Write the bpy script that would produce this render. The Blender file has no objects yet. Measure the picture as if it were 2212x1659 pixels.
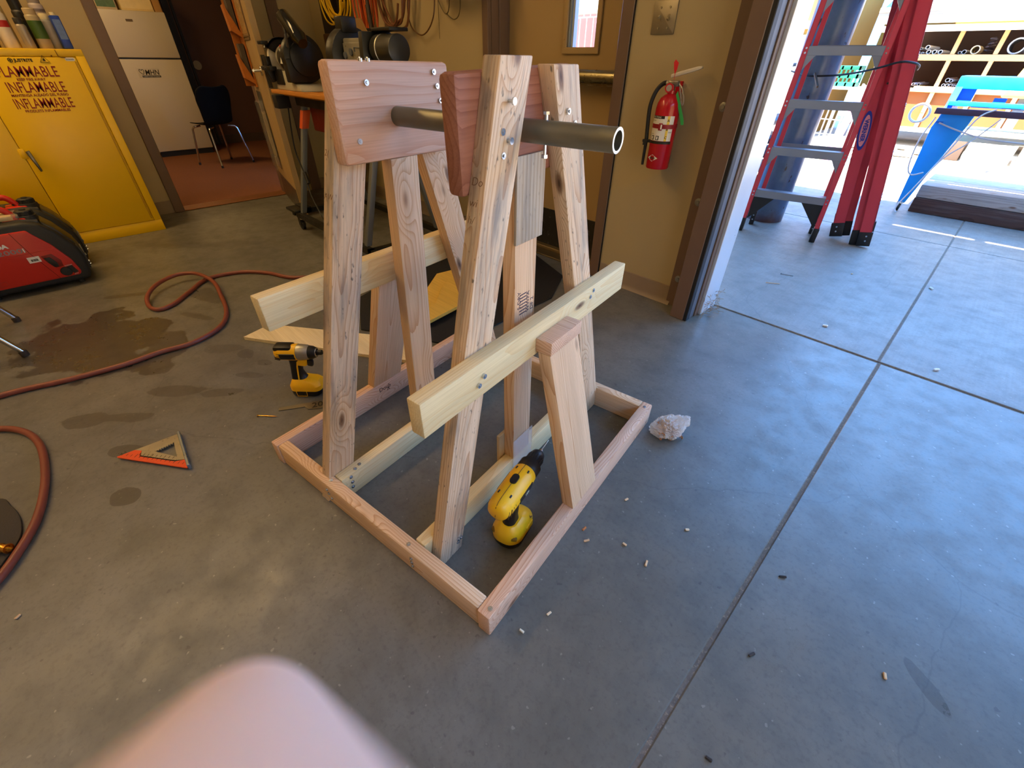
import bpy, bmesh, math, random
from mathutils import Vector, Matrix, Euler

random.seed(7)
PI = math.pi
SC = bpy.context.scene
COL = SC.collection
CAM_H = 1.147

# ------------------------------------------------------------------ camera
def cam_matrix():
    pitch, roll, by = 0.6523, -0.0140, 0.7921
    Xb = Vector((math.cos(by), -math.sin(by)))
    Yb = Vector((math.sin(by), math.cos(by)))
    def w(x, y, z): return Vector((x * Xb.x + y * Xb.y, x * Yb.x + y * Yb.y, z))
    cp, sp = math.cos(pitch), math.sin(pitch)
    fw = w(0, cp, -sp)
    up0 = w(0, sp, cp)
    rt0 = w(1, 0, 0)
    rt = rt0 * math.cos(roll) - up0 * math.sin(roll)
    up = rt0 * math.sin(roll) + up0 * math.cos(roll)
    m = Matrix(((rt.x, up.x, -fw.x, 0), (rt.y, up.y, -fw.y, 0), (rt.z, up.z, -fw.z, CAM_H), (0, 0, 0, 1)))
    return m, rt, up, fw
CAMM, CRT, CUP, CFW = cam_matrix()
cd = bpy.data.cameras.new('camera')
cam = bpy.data.objects.new('camera', cd)
COL.objects.link(cam)
cam.matrix_world = CAMM
cd.sensor_width = 36.0
cd.sensor_fit = 'HORIZONTAL'
cd.lens = 919.7 / 2212 * 36.0
cd.clip_start = 0.002
cd.clip_end = 200
cd.dof.use_dof = True
cd.dof.focus_distance = 1.7
cd.dof.aperture_fstop = 9.0
SC.camera = cam

# ------------------------------------------------------------------ light
SC.view_settings.view_transform = 'Standard'
SC.view_settings.look = 'None'
SC.view_settings.gamma = 1.0
SC.view_settings.use_curve_mapping = False
SC.view_settings.exposure = 0.28
wd = bpy.data.worlds.new('sky')
SC.world = wd
wd.use_nodes = True
bg = wd.node_tree.nodes['Background']
bg.inputs[0].default_value = (0.18, 0.50, 1.15, 1)
bg.inputs[1].default_value = 7.4

def lamp(name, kind, loc, direction, energy, color, size=1.0, size_y=None):
    d = bpy.data.lights.new(name, kind)
    d.energy = energy
    d.color = color
    if kind == 'AREA':
        d.shape = 'RECTANGLE' if size_y else 'SQUARE'
        d.size = size
        if size_y: d.size_y = size_y
    o = bpy.data.objects.new(name, d)
    o.location = loc
    o.rotation_euler = Vector(direction).to_track_quat('-Z', 'Y').to_euler()
    COL.objects.link(o)
    return o
sun = lamp('sun', 'SUN', (0, 0, 20), (0.10, 0.42, -0.93), 46.0, (1.0, 0.87, 0.68))
sun.data.angle = 0.009
WARM = (1.0, 0.64, 0.25)
CEIL = 4.0
LAMPS = [(-3.9, -0.7, 58.0), (-3.9, -3.0, 47.0), (-0.9, -3.0, 16.0)]
for lx, ly, lw in LAMPS:
    lamp('tube_light', 'AREA', (lx, ly, CEIL - 0.14), (0, 0, -1), lw, WARM, 0.3, 2.4)
lamp('office_light', 'AREA', (-6.6, 0.6, 2.55), (0, 0, -1), 24.0, WARM, 0.6, 0.6)

# ------------------------------------------------------------------ helpers
def lin(r, g=None, b=None):
    if isinstance(r, str):
        h = r.lstrip('#')
        r, g, b = int(h[0:2], 16), int(h[2:4], 16), int(h[4:6], 16)
    f = lambda c: (c / 255 / 12.92) if c / 255 <= 0.04045 else ((c / 255 + 0.055) / 1.055) ** 2.4
    return (f(r), f(g), f(b))

class NT:
    """small node-tree helper"""
    def __init__(s, m):
        m.use_nodes = True
        s.t = m.node_tree
        s.b = s.t.nodes['Principled BSDF']
        s.out = s.t.nodes['Material Output']
    def n(s, typ, **kw):
        nd = s.t.nodes.new(typ)
        for k, v in kw.items(): setattr(nd, k, v)
        return nd
    def l(s, a, b): s.t.links.new(a, b)
    def val(s, sock, v):
        if hasattr(v, 'is_output') or isinstance(v, bpy.types.NodeSocket): s.l(v, sock)
        else: sock.default_value = v
    def math(s, op, a, b=0.0, c=None, clamp=False):
        nd = s.n('ShaderNodeMath', operation=op, use_clamp=clamp)
        s.val(nd.inputs[0], a); s.val(nd.inputs[1], b)
        if c is not None: s.val(nd.inputs[2], c)
        return nd.outputs[0]
    def mix(s, f, a, b, blend='MIX'):
        nd = s.n('ShaderNodeMix', data_type='RGBA', blend_type=blend)
        s.val(nd.inputs['Factor'], f)
        for k, v in ((6, a), (7, b)):
            if isinstance(v, bpy.types.NodeSocket): s.l(v, nd.inputs[k])
            else: nd.inputs[k].default_value = (*v[:3], 1)
        return nd.outputs[2]
    def noise(s, vec, scale, detail=3.0, rough=0.55, dist=0.0):
        nd = s.n('ShaderNodeTexNoise')
        if vec is not None: s.l(vec, nd.inputs['Vector'])
        nd.inputs['Scale'].default_value = scale
        nd.inputs['Detail'].default_value = detail
        nd.inputs['Roughness'].default_value = rough
        nd.inputs['Distortion'].default_value = dist
        return nd.outputs['Fac']
    def ramp(s, f, stops):
        nd = s.n('ShaderNodeValToRGB')
        s.l(f, nd.inputs[0])
        e = nd.color_ramp.elements
        while len(e) < len(stops): e.new(0.5)
        for el, (p, c) in zip(e, stops):
            el.position = p
            el.color = (*c[:3], 1) if not isinstance(c, (int, float)) else (c, c, c, 1)
        return nd.outputs[0]
    def maprange(s, v, a, b, c=0.0, d=1.0, smooth=False):
        nd = s.n('ShaderNodeMapRange')
        if smooth: nd.interpolation_type = 'SMOOTHSTEP'
        s.l(v, nd.inputs[0])
        for i, x in enumerate((a, b, c, d)): nd.inputs[i + 1].default_value = x
        return nd.outputs[0]
    def mapping(s, vec, loc=(0, 0, 0), rot=(0, 0, 0), scale=(1, 1, 1)):
        nd = s.n('ShaderNodeMapping')
        s.l(vec, nd.inputs[0])
        for i, x in ((1, loc), (2, rot), (3, scale)):
            if isinstance(x, bpy.types.NodeSocket): s.l(x, nd.inputs[i])
            else: nd.inputs[i].default_value = x
        return nd.outputs[0]
    def bump(s, h, strength=0.2, dist=0.002):
        nd = s.n('ShaderNodeBump')
        nd.inputs['Strength'].default_value = strength
        nd.inputs['Distance'].default_value = dist
        s.l(h, nd.inputs['Height'])
        s.l(nd.outputs[0], s.b.inputs['Normal'])

MATS = {}
def P(name, rgb, rough=0.5, metal=0.0, var=0.12, vscale=14.0, bump=0.0, bscale=200.0, spec=0.5, coat=0.0, trans=0.0, alpha=1.0, dirt=None, sss=0.0, ior=1.45):
    """principled material with a little procedural tonal variation; dirt = (rgb, scale, threshold)"""
    if name in MATS: return MATS[name]
    m = bpy.data.materials.new(name)
    t = NT(m)
    c = lin(rgb) if isinstance(rgb, str) else rgb
    tc = t.n('ShaderNodeTexCoord').outputs['Object']
    f = t.noise(tc, vscale, 4)
    col = t.mix(f, tuple(x * (1 - var) for x in c), tuple(min(1, x * (1 + var)) for x in c))
    if dirt:
        d = t.maprange(t.noise(tc, dirt[1], 6, 0.65), dirt[2], dirt[2] + 0.12)
        col = t.mix(d, col, dirt[0])
    t.l(col, t.b.inputs['Base Color'])
    rr = t.maprange(f, 0.3, 0.7, max(0.02, rough - 0.06), min(1, rough + 0.06))
    t.l(rr, t.b.inputs['Roughness'])
    t.b.inputs['Metallic'].default_value = metal
    t.b.inputs['Specular IOR Level'].default_value = spec
    t.b.inputs['Coat Weight'].default_value = coat
    t.b.inputs['Transmission Weight'].default_value = trans
    t.b.inputs['IOR'].default_value = ior
    t.b.inputs['Alpha'].default_value = alpha
    if sss:
        t.b.inputs['Subsurface Weight'].default_value = sss
        t.b.inputs['Subsurface Radius'].default_value = (0.006, 0.002, 0.001)
        t.b.inputs['Subsurface Scale'].default_value = 1.0
    if bump: t.bump(t.noise(tc, bscale, 3), bump, 0.002)
    MATS[name] = m
    return m

def wood(name, light, dark, ring=62.0, stain=0.0, stain_col=(0.16, 0.15, 0.14), knots=1.0, pith=0.06, contrast=0.75, rough=0.62):
    """solid 3D lumber: growth rings about a pith axis along local X, so faces show grain and ends show rings"""
    m = bpy.data.materials.new(name)
    t = NT(m)
    tc = t.n('ShaderNodeTexCoord').outputs['Object']
    rnd = t.n('ShaderNodeObjectInfo').outputs['Random']
    off = t.n('ShaderNodeCombineXYZ')
    t.l(t.math('MULTIPLY', rnd, 9.0), off.inputs[0])
    t.l(t.math('MULTIPLY_ADD', rnd, 0.07, -0.035), off.inputs[1])
    t.l(t.math('MULTIPLY_ADD', t.math('FRACT', t.math('MULTIPLY', rnd, 7.31)), 0.05, pith - 0.025), off.inputs[2])
    add = t.n('ShaderNodeVectorMath', operation='ADD')
    t.l(tc, add.inputs[0]); t.l(off.outputs[0], add.inputs[1])
    v = add.outputs[0]
    # slow wander of the grain along the length
    vw = t.mapping(v, scale=(1.6, 7, 7))
    wn = t.n('ShaderNodeTexNoise'); t.l(vw, wn.inputs['Vector'])
    wn.inputs['Scale'].default_value = 1.0; wn.inputs['Detail'].default_value = 2.0
    sub = t.n('ShaderNodeVectorMath', operation='SUBTRACT'); t.l(wn.outputs['Color'], sub.inputs[0]); sub.inputs[1].default_value = (0.5, 0.5, 0.5)
    scl = t.n('ShaderNodeVectorMath', operation='MULTIPLY'); t.l(sub.outputs[0], scl.inputs[0]); scl.inputs[1].default_value = (0, 0.035, 0.035)
    ad2 = t.n('ShaderNodeVectorMath', operation='ADD'); t.l(v, ad2.inputs[0]); t.l(scl.outputs[0], ad2.inputs[1])
    # knots push the rings aside
    kv = t.mapping(v, scale=(3.2, 9, 9))
    vo = t.n('ShaderNodeTexVoronoi'); t.l(kv, vo.inputs['Vector']); vo.inputs['Scale'].default_value = 1.0
    vo.inputs['Randomness'].default_value = 1.0
    kd = vo.outputs['Distance']
    kr = t.maprange(kd, 0.06, 0.42, 0.022 * knots, 0.0, True)
    kx = t.n('ShaderNodeCombineXYZ'); t.l(kr, kx.inputs[1]); t.l(kr, kx.inputs[2])
    ad3 = t.n('ShaderNodeVectorMath', operation='ADD'); t.l(ad2.outputs[0], ad3.inputs[0]); t.l(kx.outputs[0], ad3.inputs[1])
    mp = t.mapping(ad3.outputs[0], rot=(0, 0.02, 0.025), scale=(0.15, 1, 1))
    wv = t.n('ShaderNodeTexWave', wave_type='RINGS', rings_direction='X', wave_profile='SAW')
    t.l(mp, wv.inputs['Vector'])
    wv.inputs['Scale'].default_value = ring
    wv.inputs['Distortion'].default_value = 1.2
    wv.inputs['Detail'].default_value = 2.0
    wv.inputs['Detail Scale'].default_value = 0.6
    g = t.math('POWER', wv.outputs['Fac'], 3.0)
    fine = t.noise(t.mapping(v, scale=(6, 260, 260)), 1.0, 2)
    tone = t.noise(t.mapping(v, scale=(1.3, 14, 14)), 1.0, 3)
    L2 = tuple(x * 0.80 for x in light)
    base = t.mix(t.maprange(tone, 0.3, 0.7), L2, light)
    base = t.mix(t.math('MULTIPLY', g, contrast), base, dark)
    base = t.mix(t.maprange(fine, 0.35, 0.75, 0, 0.25), base, tuple(x * 0.55 for x in dark))
    if stain:
        sn = t.noise(t.mapping(v, scale=(2.5, 22, 22)), 1.0, 5, 0.65)
        base = t.mix(t.maprange(sn, 0.5, 0.68, 0, stain), base, stain_col)
        sp = t.noise(t.mapping(v, scale=(45, 120, 120)), 1.0, 2)
        base = t.mix(t.maprange(sp, 0.66, 0.74, 0, stain), base, (0.06, 0.05, 0.045))
    if knots:
        kk = t.maprange(kd, 0.05, 0.12, 1.0, 0.0, True)
        base = t.mix(t.math('MULTIPLY', kk, 0.85), base, (0.16, 0.07, 0.03))
        kc = t.maprange(kd, 0.02, 0.045, 1.0, 0.0)
        base = t.mix(t.math('MULTIPLY', kc, 0.8), base, (0.05, 0.025, 0.015))
    t.l(base, t.b.inputs['Base Color'])
    t.b.inputs['Roughness'].default_value = rough
    t.b.inputs['Specular IOR Level'].default_value = 0.3
    t.bump(t.math('ADD', t.math('MULTIPLY', g, 0.6), fine), 0.25, 0.0012)
    MATS[name] = m
    return m

class MB:
    """collects shapes in one bmesh; build() links them as ONE object"""
    def __init__(s): s.b = bmesh.new(); s.mi = 0
    def _fin(s, vs, M=None, bevel=0.0, seg=2, faces=None):
        if M is not None: bmesh.ops.transform(s.b, matrix=M, verts=vs)
        fs = faces if faces is not None else list({f for v in vs for f in v.link_faces})
        for f in fs: f.material_index = s.mi
        if bevel > 0:
            es = list({e for f in fs for e in f.edges})
            r = bmesh.ops.bevel(s.b, geom=es, offset=bevel, segments=seg, profile=0.5, affect='EDGES', clamp_overlap=True)
            for f in r['faces']: f.material_index = s.mi
        return s
    def box(s, c, size, rot=None, bevel=0.0, seg=2, M=None, taper=None):
        r = bmesh.ops.create_cube(s.b, size=1.0)
        vs = r['verts']
        for v in vs:
            tx = taper if (taper and v.co.z > 0) else (1, 1)
            v.co = Vector((v.co.x * size[0] * tx[0], v.co.y * size[1] * tx[1], v.co.z * size[2]))
        T = Matrix.Translation(Vector(c))
        if rot is not None: T = T @ Euler(rot).to_matrix().to_4x4()
        if M is not None: T = M @ T
        return s._fin(vs, T, bevel, seg)
    def b2(s, x0, x1, y0, y1, z0, z1, bevel=0.0, seg=2, M=None):
        return s.box(((x0 + x1) / 2, (y0 + y1) / 2, (z0 + z1) / 2), (abs(x1 - x0), abs(y1 - y0), abs(z1 - z0)), None, bevel, seg, M)
    def cyl(s, p0, p1, r0, r1=None, n=20, caps=True, M=None, bevel=0.0):
        p0, p1 = Vector(p0), Vector(p1)
        d = p1 - p0
        r1 = r0 if r1 is None else r1
        r = bmesh.ops.create_cone(s.b, cap_ends=caps, cap_tris=False, segments=n, radius1=r0, radius2=r1, depth=d.length)
        T = Matrix.Translation((p0 + p1) / 2) @ d.to_track_quat('Z', 'Y').to_matrix().to_4x4()
        if M is not None: T = M @ T
        return s._fin(r['verts'], T, bevel)
    def sph(s, c, r, sx=1, sy=1, sz=1, M=None, u=20, v=12, rot=None):
        q = bmesh.ops.create_uvsphere(s.b, u_segments=u, v_segments=v, radius=r)
        T = Matrix.Translation(Vector(c))
        if rot is not None: T = T @ Euler(rot).to_matrix().to_4x4()
        T = T @ Matrix.Diagonal((sx, sy, sz, 1))
        if M is not None: T = M @ T
        return s._fin(q['verts'], T)
    def tube(s, pts, r, n=10, closed=False, M=None, caps=True):
        pts = [Vector(p) for p in pts]
        N = len(pts)
        rr = r if isinstance(r, (list, tuple)) else [r] * N
        rings = []
        prev = None
        for i, p in enumerate(pts):
            a = pts[(i - 1) % N] if (closed or i > 0) else p
            b = pts[(i + 1) % N] if (closed or i < N - 1) else p
            d = (b - a).normalized()
            if prev is None:
                ref = Vector((0, 0, 1)) if abs(d.z) < 0.9 else Vector((1, 0, 0))
                x = d.cross(ref).normalized()
            else:
                x = (prev - d * prev.dot(d))
                x = x.normalized() if x.length > 1e-6 else d.orthogonal().normalized()
            prev = x
            y = d.cross(x)
            rings.append([s.b.verts.new(p + (x * math.cos(2 * PI * k / n) + y * math.sin(2 * PI * k / n)) * rr[i]) for k in range(n)])
        fs = []
        for i in range(N if closed else N - 1):
            A, B = rings[i], rings[(i + 1) % N]
            for k in range(n):
                fs.append(s.b.faces.new((A[k], A[(k + 1) % n], B[(k + 1) % n], B[k])))
        if caps and not closed:
            fs.append(s.b.faces.new(rings[0][::-1])); fs.append(s.b.faces.new(rings[-1]))
        vs = [v for q in rings for v in q]
        return s._fin(vs, M, faces=fs)
    def prism(s, poly, a, b, axis='Y', M=None, bevel=0.0, seg=2):
        """polygon (p,q) extruded from a to b along axis. X: (y,z); Y: (x,z); Z: (x,y)"""
        def mk(p, q, h):
            return {'X': (h, p, q), 'Y': (p, h, q), 'Z': (p, q, h)}[axis]
        A = [s.b.verts.new(mk(p, q, a)) for p, q in poly]
        B = [s.b.verts.new(mk(p, q, b)) for p, q in poly]
        n = len(poly)
        fs = [s.b.faces.new(A[::-1]), s.b.faces.new(B)]
        for i in range(n): fs.append(s.b.faces.new((A[i], A[(i + 1) % n], B[(i + 1) % n], B[i])))
        bmesh.ops.recalc_face_normals(s.b, faces=fs)
        return s._fin(A + B, M, bevel, seg, faces=fs)
    def lathe(s, prof, n=28, M=None):
        """profile [(r,z)] about Z"""
        rings = []
        for r, z in prof:
            if r < 1e-6: rings.append([s.b.verts.new((0, 0, z))])
            else: rings.append([s.b.verts.new((r * math.cos(2 * PI * k / n), r * math.sin(2 * PI * k / n), z)) for k in range(n)])
        fs = []
        for A, B in zip(rings, rings[1:]):
            for k in range(n):
                k2 = (k + 1) % n
                if len(A) == 1 and len(B) == 1: continue
                if len(A) == 1: fs.append(s.b.faces.new((A[0], B[k2], B[k])))
                elif len(B) == 1: fs.append(s.b.faces.new((A[k], A[k2], B[0])))
                else: fs.append(s.b.faces.new((A[k], A[k2], B[k2], B[k])))
        bmesh.ops.recalc_face_normals(s.b, faces=fs)
        return s._fin([v for q in rings for v in q], M, faces=fs)
    def torus(s, c, R, r, M=None, n=32, k=8, a0=0.0, a1=2 * PI, axis='Z'):
        full = abs(a1 - a0 - 2 * PI) < 1e-6
        pts = []
        for i in range(n if full else n + 1):
            t = a0 + (a1 - a0) * i / n
            p, q = R * math.cos(t), R * math.sin(t)
            pts.append(Vector(c) + Vector({'Z': (p, q, 0), 'X': (0, p, q), 'Y': (p, 0, q)}[axis]))
        return s.tube(pts, r, k, closed=full, M=M)
    def wob(s, amp, freq, seed=0):
        from mathutils import noise
        for v in s.b.verts:
            o = noise.noise_vector(v.co * freq + Vector((seed * 3.1, seed * 1.7, seed)))
            v.co += o * amp
        return s
    def build(s, name, mats, parent=None, M=None, smooth=35):
        me = bpy.data.meshes.new(name)
        bmesh.ops.recalc_face_normals(s.b, faces=s.b.faces[:])
        s.b.to_mesh(me); s.b.free()
        if not isinstance(mats, (list, tuple)): mats = [mats]
        for m in mats: me.materials.append(m)
        if smooth:
            me.polygons.foreach_set('use_smooth', [True] * len(me.polygons))
            me.set_sharp_from_angle(angle=math.radians(smooth))
        o = bpy.data.objects.new(name, me)
        COL.objects.link(o)
        if parent is not None: o.parent = parent
        if M is not None: o.matrix_local = M
        return o

def thing(name, label, cat, loc=(0, 0, 0), rz=0.0, group=None, M=None):
    o = bpy.data.objects.new(name, None)
    COL.objects.link(o)
    o.empty_display_size = 0.05
    if M is not None: o.matrix_world = M
    else:
        o.location = loc; o.rotation_euler = (0, 0, rz)
    o['label'] = label; o['category'] = cat
    if group: o['group'] = group
    return o
def tag(o, label, cat, group=None, kind=None):
    o['label'] = label; o['category'] = cat
    if group: o['group'] = group
    if kind: o['kind'] = kind
    return o
def struct(o):
    o['kind'] = 'structure'
    return o
def frame(o, x, y, z=None):
    """matrix with origin o, X axis x, Y axis y"""
    x = Vector(x).normalized(); y = Vector(y)
    y = (y - x * y.dot(x)).normalized()
    z = x.cross(y)
    o = Vector(o)
    return Matrix(((x.x, y.x, z.x, o.x), (x.y, y.y, z.y, o.y), (x.z, y.z, z.z, o.z), (0, 0, 0, 1)))
def text_bm(body, size, bold=0.0, depth=0.0006, align='LEFT', shear=0.0, sx=1.0, spacing=1.0):
    cu = bpy.data.curves.new('lettering', 'FONT')
    cu.body = body; cu.size = size; cu.offset = bold; cu.extrude = depth
    cu.align_x = align; cu.shear = shear; cu.space_character = spacing
    cu.resolution_u = 3
    o = bpy.data.objects.new('lettering', cu)
    COL.objects.link(o)
    dg = bpy.context.evaluated_depsgraph_get()
    me = bpy.data.meshes.new_from_object(o.evaluated_get(dg))
    bpy.data.objects.remove(o); bpy.data.curves.remove(cu)
    if sx != 1.0:
        for v in me.vertices: v.co.x *= sx
    return me
def text(body, size, M, mat, parent=None, name='lettering', fit=None, **kw):
    """fit = wanted width"""
    me = text_bm(body, size, **kw)
    xs = [v.co.x for v in me.vertices]
    if fit and xs:
        k = fit / (max(xs) - min(xs))
        for v in me.vertices: v.co.x *= k
    me.materials.clear(); me.materials.append(mat)
    o = bpy.data.objects.new(name, me)
    me.name = name
    COL.objects.link(o)
    if parent is not None: o.parent = parent
    o.matrix_local = M
    return o
def spline(pts, sub=8, closed=False):
    pts = [Vector(p) for p in pts]
    n = len(pts)
    out = []
    for i in range(n if closed else n - 1):
        if closed: a, b, c, d = pts[(i - 1) % n], pts[i], pts[(i + 1) % n], pts[(i + 2) % n]
        else: a, b, c, d = pts[max(i - 1, 0)], pts[i], pts[i + 1], pts[min(i + 2, n - 1)]
        for k in range(sub):
            t = k / sub
            out.append(0.5 * ((2 * b) + (c - a) * t + (2 * a - 5 * b + 4 * c - d) * t * t + (3 * b - a - 3 * c + d) * t ** 3))
    if not closed: out.append(pts[-1])
    return out
def dup(root, label=None, **kw):
    r = root.copy(); COL.objects.link(r)
    for k, v in kw.items(): setattr(r, k, v)
    if label: r['label'] = label
    for ch in list(root.children):
        c = ch.copy(); COL.objects.link(c); c.parent = r
        for g in list(ch.children):
            d = g.copy(); COL.objects.link(d); d.parent = c
    return r
RX90 = Matrix.Rotation(PI / 2, 4, 'X')

# ------------------------------------------------------------------ materials of the setting
def concrete(name, base, blotch, stains=(), rough=0.42, speck=0.5, brush=0.0):
    m = bpy.data.materials.new(name)
    t = NT(m)
    tc = t.n('ShaderNodeTexCoord').outputs['Object']
    big = t.noise(tc, 1.6, 6, 0.6)
    mid = t.noise(tc, 9.0, 6, 0.65)
    fin = t.noise(tc, 70.0, 5, 0.7)
    c = t.mix(t.maprange(big, 0.3, 0.7), blotch, base)
    c = t.mix(t.maprange(mid, 0.45, 0.7, 0, 0.45), c, tuple(x * 0.62 for x in blotch))
    c = t.mix(t.maprange(fin, 0.5, 0.75, 0, 0.5), c, tuple(x * 0.55 for x in blotch))
    pit = t.noise(tc, 38.0, 2)
    c = t.mix(t.maprange(pit, 0.70, 0.74, 0, speck), c, (0.05, 0.045, 0.04))
    lt = t.noise(t.mapping(tc, loc=(3, 8, 1)), 60.0, 1)
    c = t.mix(t.maprange(lt, 0.73, 0.76, 0, speck * 0.8), c, tuple(min(1, x * 2.0) for x in base))
    if brush:
        br = t.noise(t.mapping(tc, scale=(90, 2, 1)), 1.0, 3)
        c = t.mix(t.maprange(br, 0.4, 0.7, 0, brush), c, tuple(x * 0.6 for x in base))
    wet = None
    if stains:
        wv = t.n('ShaderNodeTexNoise'); t.l(tc, wv.inputs['Vector'])
        wv.inputs['Scale'].default_value = 7.0; wv.inputs['Detail'].default_value = 5.0
        for (x, y, rx, ry, a, k) in stains:
            q = t.mapping(tc, loc=(-x, -y, 0))
            q = t.mapping(q, rot=(0, 0, -a))
            q = t.mapping(q, scale=(1 / rx, 1 / ry, 0.0))
            ln = t.n('ShaderNodeVectorMath', operation='LENGTH'); t.l(q, ln.inputs[0])
            dd = t.math('ADD', ln.outputs['Value'], t.math('MULTIPLY_ADD', wv.outputs['Fac'], 1.7, -0.85))
            mk = t.maprange(dd, 0.92, 1.0, k, 0.0, True)
            wet = mk if wet is None else t.math('MAXIMUM', wet, mk)
        c = t.mix(wet, c, (0.035, 0.028, 0.021))
    # hairline cracks
    cv = t.n('ShaderNodeTexVoronoi', feature='DISTANCE_TO_EDGE')
    nz = t.n('ShaderNodeTexNoise'); t.l(tc, nz.inputs['Vector']); nz.inputs['Scale'].default_value = 4.0; nz.inputs['Detail'].default_value = 4
    av = t.n('ShaderNodeMix', data_type='VECTOR'); av.inputs[0].default_value = 0.12
    t.l(tc, av.inputs[4]); t.l(nz.outputs['Color'], av.inputs[5])
    t.l(av.outputs[1], cv.inputs['Vector']); cv.inputs['Scale'].default_value = 0.55
    ck = t.maprange(cv.outputs['Distance'], 0.0004, 0.0014, 0.22, 0.0)
    c = t.mix(ck, c, (0.04, 0.035, 0.03))
    t.l(c, t.b.inputs['Base Color'])
    r = t.maprange(mid, 0.3, 0.7, rough - 0.07, rough + 0.1)
    if wet is not None: r = t.math('MULTIPLY_ADD', wet, -0.08, r)
    t.l(r, t.b.inputs['Roughness'])
    t.bump(t.math('ADD', fin, t.math('MULTIPLY', pit, 0.6)), 0.10, 0.0015)
    MATS[name] = m
    return m

STAINS = [(-2.72, -0.22, 0.40, 0.27, 0.25, 0.85), (-2.45, 0.02, 0.20, 0.10, -0.3, 0.7), (-2.05, -0.33, 0.09, 0.05, 0.9, 0.55),
          (-1.97, -0.22, 0.12, 0.03, 0.9, 0.5), (-2.02, -0.02, 0.13, 0.04, 0.8, 0.5), (-1.88, 0.10, 0.10, 0.03, 0.9, 0.45),
          (-1.50, -0.285, 0.045, 0.035, 0.5, 0.65), (-1.73, -0.24, 0.08, 0.03, 0.7, 0.6), (-2.98, 0.32, 0.16, 0.06, 0.3, 0.5),
          (-2.70, 0.22, 0.10, 0.03, 0.5, 0.5), (-2.12, 0.28, 0.05, 0.04, 0.2, 0.45), (-1.98, 0.33, 0.05, 0.03, 0.6, 0.45),
          (-3.25, 0.02, 0.16, 0.03, 1.1, 0.5), (-2.25, 0.22, 0.09, 0.04, 0.9, 0.35), (-3.9, 0.6, 0.5, 0.07, 0.9, 0.3),
          (0.42, 0.95, 0.07, 0.02, -0.7, 0.4), (-1.93, 0.24, 0.06, 0.02, 0.7, 0.4)]
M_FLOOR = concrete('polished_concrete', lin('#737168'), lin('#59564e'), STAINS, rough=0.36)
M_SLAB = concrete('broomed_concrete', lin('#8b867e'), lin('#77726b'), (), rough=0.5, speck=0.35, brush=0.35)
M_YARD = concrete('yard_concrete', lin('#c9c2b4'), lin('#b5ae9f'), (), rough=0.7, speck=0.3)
M_JOINT = P('joint_dirt', '#6b6055', 0.95, var=0.5, vscale=90, bump=0.8, bscale=150, dirt=((0.30, 0.22, 0.15), 120, 0.55))
M_WALL = P('cream_wall_paint', '#aa9870', 0.55, var=0.05, vscale=3, bump=0.15, bscale=120, dirt=((0.30, 0.22, 0.14), 9, 0.72))
M_TRIM = P('brown_trim_paint', '#6a5446', 0.42, var=0.08, bump=0.05)
M_BASE = P('taupe_vinyl_base', '#8b7862', 0.5, var=0.08)
M_DARKBASE = P('dark_brown_base', '#4a3625', 0.5, var=0.1)
M_CEIL = P('ceiling_paint', '#d8d0c0', 0.8, var=0.03)
M_CARPET = P('brown_carpet', '#7a4f38', 0.95, var=0.25, vscale=60, bump=0.6, bscale=400, spec=0.1)
M_OFFICEWALL = P('dark_brown_panel', '#5a3a28', 0.55, var=0.1, vscale=4)
M_STEEL = P('galvanised_sheet', '#d4dae2', 0.32, 0.35, var=0.08, vscale=6, dirt=((0.35, 0.35, 0.36), 14, 0.66))
M_BLACK = P('black_rubber', '#17181b', 0.55, var=0.2)
M_GREYPL = P('grey_plastic', '#5b6068', 0.5, var=0.1)
M_DOOR = P('tan_door_paint', '#a68a5c', 0.42, var=0.05, vscale=5, dirt=((0.25, 0.18, 0.10), 11, 0.74))
M_CHROME = P('chrome', '#d8dade', 0.12, 1.0, var=0.03)
M_BRUSH = P('brushed_steel', '#a8a396', 0.34, 1.0, var=0.1, vscale=40)
M_SCREW = P('zinc_screw', '#c9ced6', 0.25, 1.0, var=0.05)
M_WHITE = P('white_paint', '#e8e6e0', 0.5, var=0.04)
M_BEIGE = P('beige_stucco', '#9a7838', 0.9, var=0.06, vscale=6, bump=0.4, bscale=90)

# ------------------------------------------------------------------ setting
b = MB()
for (x0, x1, y0, y1) in ((-5.02, 0.023, -5.0, 2.455), (0.033, 2.4, -5.0, 2.455)):
    b.b2(x0, x1, y0, y1, -0.12, 0.0, 0.003, 1)
fl = struct(b.build('floor', M_FLOOR))
b = MB()
b.b2(0.018, 0.038, -5.0, 2.455, -0.12, -0.0035)
b.b2(-0.83, 2.3, 2.452, 2.482, -0.12, -0.007)
b.b2(0.010, 0.030, 2.48, 7.6, -0.12, -0.004); b.b2(-8.0, 9.0, 7.595, 7.61, -0.12, -0.004)
b.b2(-6.0, 9.0, 4.838, 4.852, -0.12, -0.004)
struct(b.build('trim_1', M_JOINT))
b = MB()
for (x0, x1) in ((-8.0, 0.015), (0.025, 9.0)):
    b.b2(x0, x1, 2.478, 4.84, -0.12, -0.001, 0.003, 1)
    b.b2(x0, x1, 4.85, 7.6, -0.12, -0.001, 0.003, 1)
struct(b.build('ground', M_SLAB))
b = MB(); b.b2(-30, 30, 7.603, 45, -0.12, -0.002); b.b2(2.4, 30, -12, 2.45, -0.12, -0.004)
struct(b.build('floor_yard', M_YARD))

WX, WY, HGT = -5.02, 2.28, 4.0
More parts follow.
